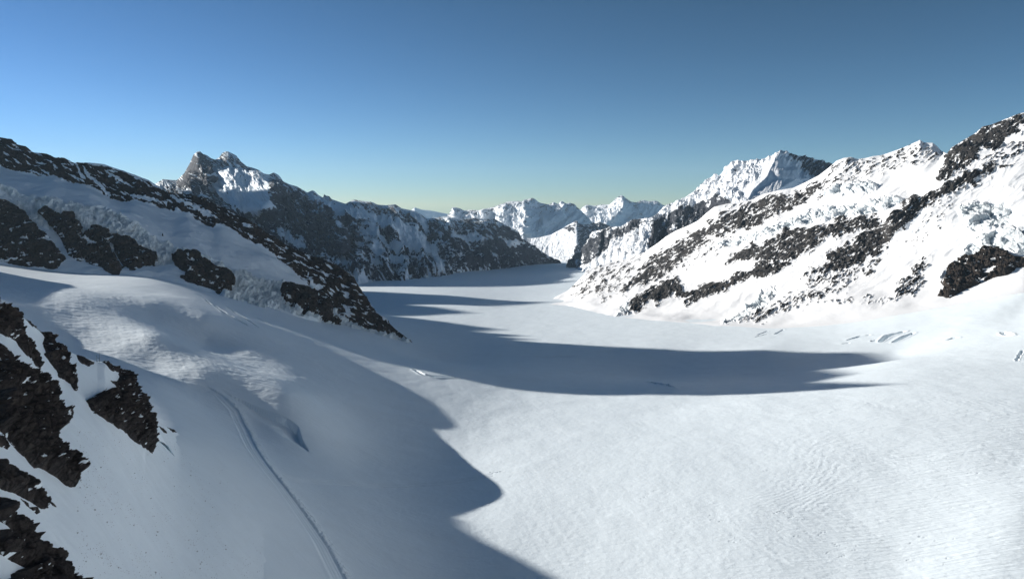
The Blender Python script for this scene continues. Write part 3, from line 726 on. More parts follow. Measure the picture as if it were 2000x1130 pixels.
def paint(rock, polys, val, soft=4., nz=6., sc=14., seed=0):
    wxx = fbm(PX / sc, PY / sc, 4, 80 + seed) * nz; wyy = fbm(PX / sc, PY / sc, 4, 90 + seed) * nz
    for p in polys: rock = rock + val * sstep(-soft, soft, psd(PX + wxx, PY + wyy, p))
    return rock
rock = paint(rock, [[(598,378),(625,390),(680,402),(720,420),(770,436),(800,450),(830,462),(850,482),(855,500),(868,528),(858,530),(840,500),(820,490),(790,478),(760,450),(720,430),(680,425),(640,408)],
   [(690,440),(730,452),(760,475),(790,490),(780,494),(745,476),(700,450)], [(725,480),(760,495),(800,512),(790,520),(750,505),(728,490)], [(640,490),(665,500),(690,520),(680,528),(655,512)],
   [(780,395),(800,410),(825,430),(840,460),(825,450),(800,420)], [(880,458),(920,462),(950,475),(940,480),(905,474),(880,470)], [(970,466),(1000,470),(1015,480),(990,480)],
   [(700,545),(706,530),(722,548),(740,552),(700,556)], [(540,460),(590,470),(600,490),(570,480)], [(715,500),(740,505),(750,520),(725,515)]], -.5)
rock = paint(rock, [[(420,330),(450,330),(520,345),(530,400),(520,420),(470,415),(430,390),(415,370)]], -.26, 6)
rock = paint(rock, [[(455,355),(520,358),(528,400),(510,416),(470,410),(450,390)], [(410,365),(425,345),(450,340),(430,375)]], -.45, 6)
rock = paint(rock, [[(380,297),(410,303),(412,350),(395,370),(340,362),(365,330)], [(560,370),(600,385),(700,440),(690,520),(640,500),(560,440),(530,400)], [(880,480),(980,440),(1060,500),(1000,515),(900,515)], [(500,420),(560,430),(620,480),(600,520),(500,450)]], .16, 10)
M_far = terrain_mat('dark_mountain', rock=(.078, .086, .104), rock2=(.028, .032, .042), scale=22., bump=.35, snowbump=.05, tan_amt=.0, snow=(.82, .912, .97), fine=.35)
full = skirt(P, 2500, 1300, rows=26, s=7, front=150)
o = grid_obj('mountain', full, M_far, {'rock': pad(rock, 26, .55), 'ice': np.zeros(full.shape[:2])})
tag(o, 'high dark rocky mountain with twin summits behind the left flank', 'mountain', 'structure')

# ================= right flank
C6 = [(1060,600,3250),(1100,574,3300),(1120,560,3350),(1135,545,3400),(1147,530,3450),(1160,522,3450),(1190,512,3450),(1225,505,3400),(1255,494,3350),(1285,474,3250),(1300,462,3200),(1320,450,3150),(1345,440,3100),(1365,430,3050),(1380,416,3000),(1395,404,2980),(1420,398,2960),(1440,395,2940),(1470,390,2900),(1498,378,2850),(1520,372,2800),(1550,367,2750),(1575,355,2720),(1600,342,2680),(1618,328,2650),(1634,314,2620),(1650,308,2600),(1662,307,2600),(1676,311,2580),(1690,309,2560),(1705,305,2550),(1722,303,2540),(1740,297,2520),(1760,290,2500),(1780,281,2480),(1792,276,2460),(1797,273,2460),(1804,278,2450),(1822,279,2440),(1830,285,2430),(1838,294,2420),(1850,300,2380),(1858,288,2335),(1872,280,2320),(1885,272,2310),(1905,260,2290),(1920,247,2275),(1935,244,2260),(1950,238,2250),(1975,228,2230),(1990,222,2220),(2010,218,2200),(2080,190,2140),(2200,170,2060)]
B6 = [(1060,602,3000),(1080,594,2950),(1110,592,2850),(1150,606,2600),(1200,622,2350),(1300,638,2130),(1400,648,1950),(1500,645,1830),(1600,637,1770),(1700,622,1725),(1800,612,1690),(1900,596,1650),(2000,572,1610),(2100,556,1580),(2200,540,1550)]
M6 = [(1060,601,3100),(1110,583,3120),(1150,565,3000),(1200,560,2850),(1300,560,2600),(1400,560,2380),(1500,545,2230),(1600,530,2110),(1700,505,2030),(1800,480,1950),(1900,455,1870),(2000,420,1800),(2200,390,1700)]
U6 = [(1060,600.5,3200),(1110,578,3230),(1150,545,3250),(1200,530,3180),(1300,500,2950),(1400,465,2750),(1500,440,2560),(1600,410,2440),(1700,385,2330),(1800,360,2250),(1850,350,2180),(1900,340,2120),(2000,310,2030),(2200,280,1900)]
PX, PY, YY = loft([B6, M6, U6, C6], 1060, 2200, 1500, [230, 210, 190])
YY = blur(YY, 14, 0); YY = blur(YY, 40, 1); PY = calm(PY, 40, .86)
# the nearer summit on the right stands in front of the middle one
YY += blur(blur(spur(PX, PY, [(1862,285),(1848,320),(1838,350),(1800,380),(1740,420)], 130, 14, 230, 60), 6, 0), 4, 1)
P = at(PX, PY, YY); n = normals(P); X, Y, Z = P[..., 0], P[..., 1], P[..., 2]
ang = radians(34)
sa = PX * cos(ang) - PY * sin(ang); sb = PX * sin(ang) + PY * cos(ang)      # along and across the bedding
wv = fbm(PX / 70., PY / 70., 3, 101) * 12
strk = fbm((sa + wv) / 30., (sb + wv * .5) / 5.5, 5, 102, .6)
strk2 = fbm((sa) / 9., (sb) / 3.2, 4, 103, .6)
dens = np.zeros(PX.shape) - .12
A6 = [
 (.78,[(1215,578),(1222,555),(1240,535),(1270,508),(1300,485),(1340,462),(1380,440),(1400,425),(1430,405),(1500,392),(1560,374),(1600,352),(1620,352),(1590,385),(1545,408),(1500,432),(1450,450),(1400,464),(1370,482),(1345,505),(1325,530),(1290,545),(1265,553),(1240,565)]),
 (.45,[(1105,573),(1135,545),(1150,525),(1200,508),(1265,492),(1250,520),(1230,545),(1225,565),(1180,582),(1130,578)]),
 (.30,[(1300,490),(1400,465),(1450,455),(1420,490),(1380,520),(1340,540),(1310,540)]),
 (.95,[(1228,602),(1250,580),(1270,563),(1312,545),(1332,555),(1345,575),(1340,582),(1310,583),(1280,592),(1245,606),(1222,609)]),
 (1.0,[(1342,593),(1338,575),(1350,562),(1380,556),(1430,545),(1470,530),(1490,516),(1530,516),(1545,524),(1510,540),(1470,547),(1430,560),(1400,572),(1365,588)]),
 (.85,[(1415,518),(1430,498),(1460,484),(1500,468),(1530,452),(1580,450),(1610,440),(1640,425),(1690,420),(1712,428),(1722,438),(1690,455),(1650,463),(1600,480),(1570,500),(1545,515),(1530,520),(1490,516),(1440,512)]),
 (.35,[(1400,480),(1420,470),(1400,500),(1360,530),(1350,520)]),
 (.88,[(1600,540),(1618,500),(1650,478),(1680,460),(1720,440),(1750,410),(1785,385),(1800,388),(1850,358),(1900,335),(1930,322),(1985,322),(1935,342),(1900,362),(1860,380),(1820,402),(1790,422),(1760,450),(1740,475),(1710,495),(1680,518),(1640,535)]),
 (.50,[(1555,560),(1580,530),(1610,515),(1640,535),(1700,510),(1760,470),(1700,540),(1650,555),(1600,560)]),
 (.55,[(1440,630),(1462,608),(1500,598),(1530,580),(1570,568),(1620,562),(1660,548),(1665,558),(1630,575),(1600,590),(1560,600),(1520,615),(1480,630),(1445,636)]),
 (.60,[(1740,580),(1755,550),(1790,515),(1812,503),(1808,530),(1800,560),(1780,578),(1730,592),(1700,597)]),
 (.9,[(1826,362),(1840,330),(1845,303),(1858,286),(1880,274),(1905,259),(1925,243),(1975,230),(2010,222),(2200,175),(2200,190),(1995,250),(1975,270),(1955,290),(1925,290),(1900,315),(1872,340),(1850,352)]),
 (.45,[(1850,360),(1900,330),(1930,300),(1960,290),(2000,270),(2000,310),(1940,320),(1880,352)]),
 (.42,[(1600,352),(1634,312),(1660,305),(1720,302),(1800,272),(1842,296),(1836,308),(1790,322),(1740,336),(1700,348),(1650,372),(1600,390),(1560,395)]),
 (.25,[(1760,470),(1830,400),(1880,370),(1860,410),(1840,450),(1800,480),(1770,500)]),
 (.12,[(1100,600),(1200,560),(1300,560),(1330,590),(1200,612)]),
 (.75,[(1610,598),(1635,590),(1655,580),(1660,585),(1640,596)]),(.8,[(1680,590),(1710,572),(1700,585)]),
]
for v, p in A6:
    dens = np.maximum(dens, v * sstep(-10, 9, psd(PX + fbm(PX / 25., PY / 25., 4, 105) * 16, PY + fbm(PX / 25., PY / 25., 4, 106) * 16, p)))
iceP = [[(1375,487),(1400,478),(1480,455),(1540,430),(1610,405),(1660,402),(1700,392),(1750,385),(1765,395),(1730,410),(1690,420),(1640,424),(1600,435),(1560,440),(1500,462),(1440,480)],
        [(1600,380),(1640,360),(1680,355),(1720,360),(1700,375),(1650,378)],
        [(1412,638),(1430,620),(1460,595),(1490,568),(1515,560),(1505,585),(1470,610),(1440,630)],
        [(1870,405),(1900,395),(1950,395),(1990,415),(1965,440),(1905,450),(1880,430)],
        [(1860,520),(1880,490),(1920,460),(1960,448),(2010,450),(2010,500),(1960,487),(1905,495),(1850,525),(1835,545)],
        [(1198,620),(1215,600),(1232,592),(1225,610)]]
ice = np.zeros(PX.shape)
for p in iceP: ice = np.maximum(ice, sstep(-5, 4, psd(PX + fbm(PX / 14., PY / 14., 3, 107) * 6, PY + fbm(PX / 14., PY / 14., 3, 108) * 6, p)))
rock = dens * .74 + .09 + strk * .60 * sstep(-.12, .3, dens + .0) + strk2 * .55 * sstep(-.1, .3, dens)
rock = np.where(ice > .5, rock * .0, rock)
disp = fbm(X / 260., Y / 260., 3, 110) * 16 + fbm3(P / 60., 3, 111) * 2
disp += (ridged((sa + wv * 2) / 120., (sb + wv) / 34., 3, 117) * 4 + fbm((sa + wv) / 60., (sb) / 14., 3, 118) * 2.0) * (1 - .6 * ice) * sstep(60, 220, np.arange(P.shape[0]))[:, None]
rs_ = blur(blur(sstep(.30, .75, rock), 4, 0), 4, 1)
disp += rs_ * (ridged((sa + wv) / 26., (sb + wv * .5) / 9., 5, 112) * 8 + ridged3(P / 20., 4, 113) * 3.5)
m_ = ice > .02
w1, e1 = worley(P[m_] / np.array([30., 40., 30.]), 15); w2, e2 = worley(P[m_] / np.array([12., 15., 12.]), 19)
disp += ice * ridged3(P / np.array([60., 60., 40.]), 3, 114) * 6
disp[m_] += ice[m_] * (w1 * 7.5 + w2 * 2.4 - 6. * sstep(.14, 0, e1))
cf = sstep(0, 14, np.arange(P.shape[0])[::-1])[:, None]
ff = sstep(0, 40, np.arange(P.shape[0]))[:, None]
P = P + n * (disp * (.12 + .88 * cf) * ff)[..., None]
P, ft = seat(P, 90)
M_right = terrain_mat('right_flank', rock=(.070, .066, .062), rock2=(.016, .016, .017), scale=5., bump=.5, snowbump=.05, ice_col=(.78, .85, .88), tan_=(.16, .13, .085), tan_amt=.3, snow=(.88, .90, .92), fine=.42)
full = skirt(P, 1100, 700, rows=26, s=9, foot=ft)
rk = pad(rock, 26, .5); ic = pad(ice, 26, 0.)
bl = blur(blur(pad(dens, 26, 0.), 4, 0), 4, 1) > .5
root6 = split(full, [ic > .5, bl], ['icefall', 'rock_face'], M_right, {'rock': rk, 'ice': ic}, 'mountain',
              ['broken pale ice cliffs between the rock bands', 'dark snow-speckled rock bands slanting up to the right'])
tag(root6, 'sunlit snowy mountain side on the right crossed by slanting dark rock bands', 'mountain', 'structure')
M_j = terrain_mat('right_outcrop', rock=(.07, .052, .04), rock2=(.018, .015, .013), scale=5., bump=.8, tan_=(.12, .085, .06), tan_amt=.3, fine=.35)
c = shell(P, PX, PY, [(1832,577),(1836,570),(1845,560),(1835,550),(1848,537),(1852,525),(1870,508),(1880,502),(1905,497),(1925,490),(1950,487),(1965,492),(1985,503),(2020,503),(2020,516),(1985,522),(1970,535),(1940,543),(1915,555),(1890,565),(1870,575),(1855,582)],
      M_j, 'rock_face', lift=13., rough=5., scale=34., jag=3., seed=44, parent=root6, edge=6., steps=6, attr=.80, up=2,
      holes=[[(1855,548),(1880,540),(1900,532),(1895,537),(1870,546)],[(1920,530),(1940,518),(1955,520),(1935,532)],[(1910,548),(1925,540),(1918,552)]])
if c: c['label'] = 'big dark brown rock outcrop under the ice cliff at the right edge'

# ================= high snowy peak behind the right flank
C7 = [(1090,532),(1099,526),(1107,514),(1122,501),(1135,488),(1145,477),(1153,462),(1163,451),(1183,447),(1204,442),(1219,443),(1235,430),(1250,427),(1262,427),(1273,424),(1286,417),(1297,404),(1306,402),(1314,398),(1322,391),(1326,393),(1337,386),(1345,380),(1355,375),(1365,366),(1380,352),(1390,345),(1398,340),(1403,344),(1412,334),(1421,325),(1430,315),(1440,313),(1452,316),(1470,313),(1485,312),(1500,307),(1512,302),(1520,297),(1530,295),(1545,300),(1560,304),(1575,306),(1595,311),(1615,318),(1632,323),(1660,345),(1700,380)]
y7 = lambda x: np.interp(x, [1090,1150,1219,1300,1400,1530,1650,1700], [6500,6200,5800,5700,5900,6100,6200,6200])
B7 = [(1090,536,6300),(1110,530,5800),(1140,548,4800),(1200,540,4300),(1300,500,4200),(1400,440,4400),(1500,400,4700),(1600,385,4800),(1700,395,4900)]
crest = [(x, y, y7(x)) for x, y in C7]
PX, PY, YY = loft([B7, crest], 1090, 1700, 1000, [380])
YY += spur(PX, PY, [(1274,420),(1277,450),(1272,480),(1262,500)], 480, 90, 14, 20)        # lit rib, dark right
YY += spur(PX, PY, [(1331,395),(1328,425),(1318,450)], 150, 18, 22)
YY += spur(PX, PY, [(1520,298),(1497,345),(1470,372),(1458,395)], 800, 90, 130)
YY += spur(PX, PY, [(1545,330),(1555,350),(1512,375)], 160, 40, 30)
# short ribs; the dark band under the ridge is shade painted as rock below
for k in range(7): YY += spur(PX, PY, [(1180 + k * 13, 440),(1165 + k * 14, 500)], 55, 10, 4)
dk = psd(PX, PY, [(1280,430),(1340,405),(1400,385),(1420,392),(1460,400),(1400,440),(1330,470),(1270,500),(1275,450)])
YY = blur(YY, 2, 1)
P = at(PX, PY, YY); n = normals(P)
f = 1
sa = PX * cos(radians(45)) - PY * sin(radians(45)); sb = PX * .7 + PY * .7
wv = fbm(PX / 50., PY / 50., 3, 121) * 9
disp = ridged((PX + PY * .5 + wv) / 22., PY / 60., 4, 122) * 34 + ridged3(P / 110., 5, 123) * 24 + fbm3(P / 28., 4, 124) * 6
smooth = sstep(-4, 8, psd(PX, PY, [(1490,320),(1520,305),(1560,330),(1570,350),(1540,385),(1500,385),(1455,395),(1440,370),(1480,345)]))
cf = sstep(0, 12, np.arange(P.shape[0])[::-1])[:, None]
P = P + n * ((disp - 20) * (.12 + .88 * cf) * (1 - .85 * smooth))[..., None]
rock = .30 + .5 * fbm((sa + wv) / 16., sb / 5., 5, 125, .6)
rock += (.42 + .5 * fbm((PX + PY * .4) / 7., PY / 40., 4, 126)) * sstep(-5, 5, psd(PX + wv * .4, PY, [(1278,432),(1340,405),(1400,383),(1425,392),(1440,405),(1400,440),(1330,470),(1265,505),(1272,450)]))  # shade beneath the ridge, painted in as extra dark rock cover
rock += (.36 + .45 * fbm((PX + PY * .4) / 7., PY / 40., 4, 127)) * sstep(-5, 5, psd(PX + wv, PY + wv, [(1095,528),(1130,490),(1150,462),(1215,444),(1250,430),(1260,435),(1200,470),(1160,505),(1120,530)]))
rock += .30 * sstep(-4, 4, psd(PX + wv * .5, PY, [(1530,296),(1580,306),(1632,323),(1660,345),(1600,350),(1575,335),(1560,320)]))
rock -= .5 * smooth
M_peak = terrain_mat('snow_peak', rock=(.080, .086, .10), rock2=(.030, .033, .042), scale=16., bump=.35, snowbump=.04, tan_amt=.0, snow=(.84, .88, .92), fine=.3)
full = skirt(P, 2500, 1500, rows=20, s=11, front=300)
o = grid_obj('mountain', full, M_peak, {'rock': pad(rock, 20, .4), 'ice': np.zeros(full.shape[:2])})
tag(o, 'tall snowy peak behind the right flank with a long spur running down left', 'mountain', 'structure')

# ================= small triangular peak at the end of the glacier
C8 = [(1005,470),(1022,465),(1040,465),(1055,463),(1076,458),(1089,451),(1101,445),(1108,440),(1114,437),(1120,434),(1126,431),(1130,436),(1136,438),(1143,438),(1150,439),(1158,435),(1165,436),(1171,433),(1178,436),(1184,438),(1191,441),(1210,450)]
crest = [(x, y, 10200) for x, y in C8]
B8 = [(1005,480,9600),(1040,500,9000),(1070,518,8600),(1100,525,8400),(1130,528,8300),(1210,500,8600)]
PX, PY, YY = loft([B8, crest], 1005, 1210, 420, [200])
YY += spur(PX, PY, [(1126,431),(1129,442),(1127,475),(1122,500),(1117,515)], 950, 95, 30)
P = at(PX, PY, YY); n = normals(P)
disp = ridged((PX + PY * .4) / 12., PY / 30., 4, 131) * 50 + ridged3(P / 190., 4, 132) * 40
cf = sstep(0, 10, np.arange(P.shape[0])[::-1])[:, None]
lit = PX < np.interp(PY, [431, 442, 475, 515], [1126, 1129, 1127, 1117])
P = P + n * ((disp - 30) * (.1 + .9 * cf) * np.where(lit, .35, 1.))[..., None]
rock = np.where(lit, .30, .60) + .5 * fbm((PX + PY) / 9., (PY - PX * .4) / 4., 5, 133, .6)  # lit side painted snowier, shaded side darker with more rock
rock += .3 * sstep(-3, 3, psd(PX, PY, [(1100,447),(1126,432),(1122,455),(1112,452)]))
full = skirt(P, 1500, 900, rows=16, s=13, front=300)
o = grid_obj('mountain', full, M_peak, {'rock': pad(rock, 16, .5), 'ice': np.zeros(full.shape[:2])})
tag(o, 'small triangular peak with one white sunlit face at the far end of the glacier', 'mountain', 'structure')

# ================= far ranges
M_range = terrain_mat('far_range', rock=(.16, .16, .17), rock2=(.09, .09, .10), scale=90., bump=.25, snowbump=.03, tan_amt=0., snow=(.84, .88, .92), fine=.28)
def far_range(C, Yc, Yb, yb, x0, x1, nu, nv, spurs, seed, label, rk=.33, relief=150, sc=420.):
    crest = [(x, y, Yc) for x, y in C]
    B = [(x0, yb, Yb), (x1, yb, Yb)]
    global PX, PY
    PX, PY, YY = loft([B, crest], x0, x1, nu, [nv])
    for s_ in spurs: YY += spur(PX, PY, *s_)
    YY = blur(YY, 1, 1)
    P = at(PX, PY, YY); n = normals(P)
    disp = ridged((PX + PY * .5) / 30., PY / 45., 4, seed) * relief + ridged3(P / (sc * 2), 4, seed + 1) * relief * .45
    cf = sstep(0, 34, np.arange(P.shape[0])[::-1])[:, None]
    P = P + n * ((disp - relief * .5) * (.06 + .94 * cf))[..., None]
    rock = rk + .4 * fbm((PX + PY * .5) / 10., PY / 5., 5, seed + 2, .6) + .12 * sstep(30, 0, PY - np.interp(PX, [c[0] for c in C], [c[1] for c in C]))
    full = skirt(P, 3000, 1600, rows=12, s=seed, front=600)
    o = grid_obj('mountain', full, M_range, {'rock': pad(rock, 12, .4), 'ice': np.zeros(full.shape[:2])})
    tag(o, label, 'mountain', 'structure')
far_range([(770,414),(800,412),(803,411),(810,405),(816,407),(822,409),(840,411),(850,413),(859,415),(875,418),(900,425)], 32000, 30000, 440, 770, 900, 160, 40, [], 140,
    'very faint pale peaks on the horizon left of the far range', .1, 200, 900.)
far_range([(855,430),(872,422),(878,416),(881,409),(884,405),(891,405),(899,407),(907,411),(915,410),(924,410),(935,411),(945,408),(953,407),(962,404),(973,401),(982,398),(991,394),(1002,393),(1014,393),(1020,394),(1024,390),(1031,389),(1037,387),(1041,387),(1045,389),(1050,393),(1055,396),(1064,398),(1073,399),(1078,397),(1081,395),(1088,398),(1092,398),(1095,393),(1098,393),(1103,396),(1107,398),(1112,396),(1119,397),(1123,399),(1127,404),(1135,411),(1143,419),(1153,430),(1175,450)],
    16000, 13200, 500, 855, 1175, 700, 260,
    [([(1024,392),(1026,420),(1024,450)], 900, 60, 26), ([(1086,405),(1083,425),(1052,445)], 500, 18, 30), ([(985,398),(980,430)], 600, 70, 20), ([(1030,420),(1027,455)], 300, 45, 12), ([(945,408),(938,430)], 400, 34, 16), ([(884,405),(888,425)], 300, 12, 30)], 150,
    'far snowy range in pale haze above the end of the glacier, left half')
far_range([(1110,425),(1122,418),(1135,408),(1140,403),(1145,400),(1152,401),(1158,402),(1168,401),(1178,399),(1185,400),(1191,399),(1197,394),(1202,388),(1208,384),(1214,381),(1218,383),(1222,387),(1227,390),(1232,394),(1243,395),(1250,392),(1258,391),(1265,393),(1271,393),(1278,392),(1284,393),(1290,397),(1294,400),(1302,402),(1320,410),(1345,420)],
    20000, 16500, 490, 1110, 1345, 520, 220,
    [([(1215,383),(1218,400),(1212,415),(1185,435)], 1300, 60, 30), ([(1150,402),(1147,415)], 500, 14, 16), ([(1250,395),(1240,425)], 300, 14, 60)], 160,
    'far snowy summit in pale haze between the triangular peak and the right flank')

# ================= unseen ridges off-frame on the left, shaped to throw the glacier's shadows
SHAD = [  # shadow edge in the photo, near to far (x, y)
 (1250,1230),(1150,1165),(1090,1130),(1020,1092),(950,1058),(915,1037),(902,1015),(30,650),(60,620),(78,598),(100,578),(120,568),(150,562),(140,556)]
SHAD2 = [(1754,751),(1595,746),(1664,730),(1610,720),(1745,704),(1700,688),(1020,675.5),(984,670),(1036,661),(985,659),(1030,655),(937,648),(982,643),(880,630),(850,626),(790,619),(772,618),(925,611),(860,600),(801,595),(950,598),(1080,589),(850,576),(725,569)]
SHAD3 = [(722,559),(850,560.5),(1000,559),(1080,554),(1130,548)]
def qh(P):
    s = -(AX * P[0] + AY * P[1])            # distance downstream
    return -AX * P[1] * 1.0 + AY * P[0], P[2] + TANE * s, s
def crest_from(pts, k=-.84):
    out = []
    for p in pts:
        P = hit(p[0], p[1], lo=300)
        # P + t*(AX,AY): X/Y = k
        t = (k * P[1] - P[0]) / (AX - k * AY)
        C = P + t * np.array([AX, AY, TANE])
        q = -AX * P[1] + AY * P[0]
        out.append((q, C[1], C[2]))
    for i in range(1, len(out)):
        if out[i][0] < out[i - 1][0] + 4:          # keep the order given: step along the crest line
            f_ = (out[i - 1][0] + 4) / out[i][0]; out[i] = (out[i][0] * f_, out[i][1] * f_, out[i][2] * f_ if out[i][2] < 0 else out[i][2])
    return out
def caster(name, pts, label, ends, k=-.84, slope=1.3, seed=0):
    c = crest_from(pts, k)
    c = [(None, c[0][1] * ends[0][0], ends[0][1])] + c + [(None, c[-1][1] * ends[1][0], ends[1][1])]
    cy = np.array([a[1] for a in c]); cz = np.array([a[2] for a in c])
    print('CREST', name, [(round(a), round(b)) for a, b in zip(cy, cz)])
    o_ = np.argsort(cy); cy = cy[o_]; cz = cz[o_]
    u = np.linspace(cy[0], cy[-1], 500); z = np.interp(u, cy, cz)
    rows = []
    off = np.concatenate([-np.linspace(1, 0, 50)[:-1] ** 1.5, np.linspace(0, 1, 50) ** 1.5])
    for o2 in off:
        H = np.maximum(z + 420, 120)
        wdt = H / slope * (1.0 if o2 > 0 else 1.6)
        X = k * u + o2 * wdt * .9; Yy = u - o2 * wdt * .25 * 0
        zz = z - np.abs(o2) * H
        rows.append(np.stack([X, Yy, zz], -1))
    P = np.array(rows)
    e = np.abs(off)[:, None]
    P[..., 2] += (ridged3(P / 130., 4, seed) * 22 - 18) * sstep(0, .12, e)
    rock = .45 + .5 * fbm3(P / 60., 4, seed + 3)
    o = grid_obj(name, P, M_left, {'rock': rock, 'ice': np.zeros(P.shape[:2])})
    return tag(o, label, 'mountain', 'structure')
caster('mountain', SHAD, 'unseen jagged ridge just outside the left edge, shaped to shade the near snow', ((.8, -120), (1.06, -300)), seed=201)
caster('mountain', SHAD2, 'unseen high jagged mountain outside the left edge, shaped to shade the middle glacier', ((.985, -300), (1.01, -200)), seed=211)
caster('mountain', SHAD3, 'far high mountain outside the left edge that shades the end of the glacier', ((.985, -200), (1.3, 200)), seed=221)

# ================= unseen sunlit mountain added behind and to the right of the viewpoint (its bright snow lights the shaded slopes)
th = np.radians(np.linspace(53, 190, 320))[None]; v = np.linspace(0, 1, 130)[:, None]
r0 = 900 + 120 * np.sin(th * 3); r1 = 2300 + 200 * np.sin(th * 2.3)
r_ = r0 + (r1 - r0) * v
zc = 540 + 160 * np.sin(th * 5 + 1) + 80 * np.sin(th * 11)
zz = -215 + (zc + 215) * (v ** 1.25)
P = np.stack([r_ * np.sin(th) + 0 * v, r_ * np.cos(th) + 300 + 0 * v, zz], -1)
n = normals(P); dd = ridged3(P / 420., 5, 301) * 70 + ridged3(P / 90., 4, 302) * 14
P = P + n * (dd * sstep(0, .12, v))[..., None]
rock = .22 + .45 * fbm3(P / 120., 4, 303) + .2 * (ridged3(P / 300., 3, 304) > .55)
full = skirt(P, -900, 900, rows=12, s=15, front=60)
o = grid_obj('mountain', full, M_right, {'rock': pad(rock, 12, .4), 'ice': np.zeros(full.shape[:2])})
tag(o, 'unseen snow mountain added to bounce sunlight into the shade, behind and right of the viewpoint', 'mountain', 'structure')

# ================= small things
def near_pt(px, py):
    d = (NPX - px) ** 2 + (NPY - py) ** 2
    return NEAR.reshape(-1, 3)[np.argmin(d)].copy()
M_steel = bpy.data.materials.new('weathered_steel'); M_steel.use_nodes = True
_b = M_steel.node_tree.nodes['Principled BSDF']; _b.inputs['Metallic'].default_value = .6; _b.inputs['Roughness'].default_value = .55
_nz = M_steel.node_tree.nodes.new('ShaderNodeTexNoise'); _nz.inputs['Scale'].default_value = 9
_cr = M_steel.node_tree.nodes.new('ShaderNodeValToRGB'); _cr.color_ramp.elements[0].color = (.05, .055, .06, 1); _cr.color_ramp.elements[1].color = (.16, .17, .18, 1)
M_steel.node_tree.links.new(_nz.outputs[0], _cr.inputs[0]); M_steel.node_tree.links.new(_cr.outputs[0], _b.inputs['Base Color'])
def tube(name, a, b, r, parent, n=8):
    a = np.array(a, float); b = np.array(b, float); d = b - a; L = np.linalg.norm(d); d /= L
    u = np.cross(d, [0, 0, 1.]) if abs(d[2]) < .9 else np.cross(d, [0, 1., 0]); u /= np.linalg.norm(u); v = np.cross(d, u)
    V = []; Fc = []
    for c, rr in ((a, r), (a + d * L * .96, r), (b, r * .7)):
        for k in range(n): t = 2 * pi * k / n; V.append(c + rr * (cos(t) * u + sin(t) * v))
    for j in range(2):
        for k in range(n): Fc.append((j * n + k, j * n + (k + 1) % n, (j + 1) * n + (k + 1) % n, (j + 1) * n + k))
    Fc.append(tuple(range(n))[::-1]); Fc.append(tuple(range(2 * n, 3 * n)))
    me = bpy.data.meshes.new(name); me.from_pydata([tuple(x) for x in V], [], Fc); me.update(); me.materials.append(M_steel)
    o = bpy.data.objects.new(name, me); S.collection.objects.link(o); o.parent = parent
    return o
def empty(name, P):
    o = bpy.data.objects.new(name, None); S.collection.objects.link(o); o.location = (P[0], P[1], P[2] + CAMZ); return o
B = near_pt(192, 707)
sf = empty('survey_frame', B); tag(sf, 'small grey metal frame of two posts and crossbars standing on the snowy ridge', 'metal frame')
k_ = B[1] / F
tube('post', (-3.2 * k_, 0, -.3), (-3.2 * k_, 0, 14 * k_), .05, sf); tube('post', (2.8 * k_, 0, -.3), (2.8 * k_, 0, 17 * k_), .06, sf)
tube('crossbar', (-4.2 * k_, -.12, 7.5 * k_), (3.6 * k_, -.12, 7.8 * k_), .05, sf); tube('crossbar', (-3.2 * k_, -.12, 1.8 * k_), (3.0 * k_, -.12, 1.9 * k_), .035, sf)
B = near_pt(2, 600); an = empty('marker_pole', B); tag(an, 'thin dark pole with short side arms on the crag at the left edge', 'pole')
k_ = B[1] / F
tube('pole', (0, 0, -.5), (0, 0, 21 * k_), .07, an); tube('side_arm', (-2.2 * k_, -.1, 13 * k_), (2.2 * k_, -.1, 12 * k_), .05, an); tube('side_arm', (-1.6 * k_, -.1, 8 * k_), (1.8 * k_, -.1, 7 * k_), .05, an)

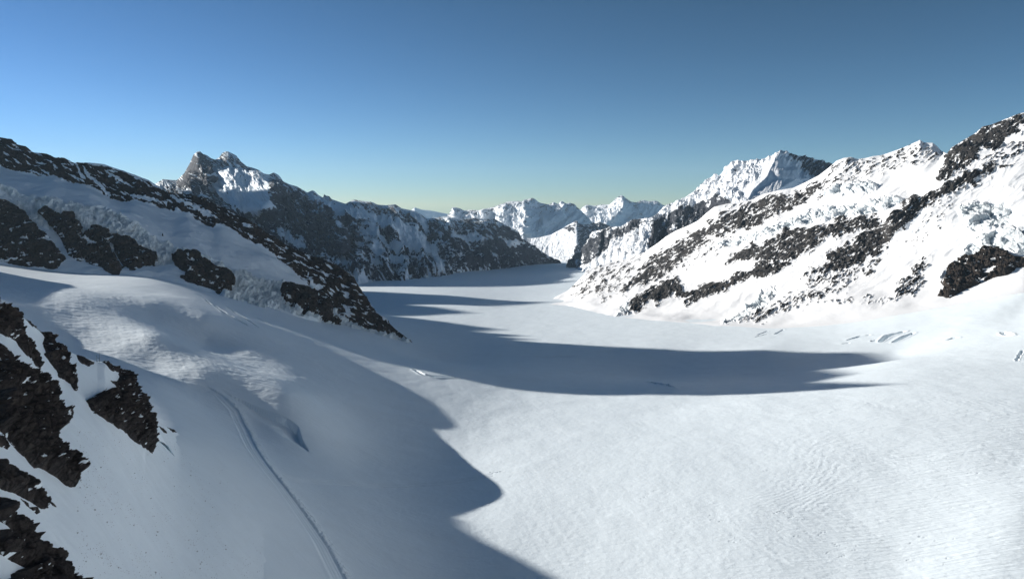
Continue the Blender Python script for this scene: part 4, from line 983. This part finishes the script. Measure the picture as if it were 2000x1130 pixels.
# snow clods and stones scattered down the near slope
rg = np.random.RandomState(5); V = []; Q = []
cand = 0
while cand < 2600:
    x = rg.uniform(150, 640); y = rg.uniform(840, 1128)
    dd = .5 + fbm(np.array([(x - y * .7) / 40.]), np.array([(y + x * .6) / 130.]), 3, 61)[0] * 1.6
    if rg.rand() > dd * .9: cand += .2; continue
    cand += 1
    if y < np.interp(x, [t[0] for t in top], [t[1] for t in top]) + 14: continue
    r_ = int(rg.rand() * 0); j = int((x + 90) / 790. * 899); col = NPY[:, j]; i = int(np.argmin(np.abs(col - y)))
    c = NEAR[i, j]; s_ = rg.uniform(.05, .13) * (1 + 1.2 * (rg.rand() < .06)) * (c[1] / 250.) ** .5
    base = len(V)
    M = rg.normal(size=(8, 3)) * .22 + np.array([(-1,-1,-1),(1,-1,-1),(1,1,-1),(-1,1,-1),(-1,-1,1),(1,-1,1),(1,1,1),(-1,1,1)]) * np.array([.8, .8, .55])
    V.extend((c + M * s_ + np.array([0, 0, s_ * .3])).tolist())
    for f_ in ((3,2,1,0),(4,5,6,7),(0,1,5,4),(1,2,6,5),(2,3,7,6),(3,0,4,7)): Q.append([base + t for t in f_])
M_clod = terrain_mat('clods', rock=(.16, .15, .14), rock2=(.10, .10, .10), scale=.2, snowbump=.1, snow=(.42, .45, .48))
o = link('snow_clods', np.array(V), np.array(Q), M_clod, None, {'rock': np.full(len(V), .1), 'ice': np.zeros(len(V))})
tag(o, 'small grey snow clods and stones scattered over the near snow slope', 'snow clods', 'stuff')

B = at(326, 437, 1640.)
Q0 = P3[np.argmin(((P3 - B) ** 2).sum(1))]
V = []; Q = []
for j, (h_, r_) in enumerate([(-1., 1.6), (1.2, 1.3), (3.6, .9), (5.2, .5), (5.8, .1)]):
    for k in range(8):
        t = 2 * pi * k / 8; m_ = r_ * (1 + .35 * n2(np.array(k * 1.7 + j), np.array(j * .9))); V.append((Q0[0] + m_ * cos(t) + .2 * j, Q0[1] + m_ * sin(t), Q0[2] + h_))
for j in range(4):
    for k in range(8): Q.append([j * 8 + k, j * 8 + (k + 1) % 8, (j + 1) * 8 + (k + 1) % 8, (j + 1) * 8 + k])
o = link('rock_spike', np.array(V, float), np.array(Q), M_out, None, {'rock': np.full(len(V), .95), 'ice': np.zeros(len(V))})
tag(o, 'tiny dark rock spike alone on the smooth snow above the left icefall', 'rock')
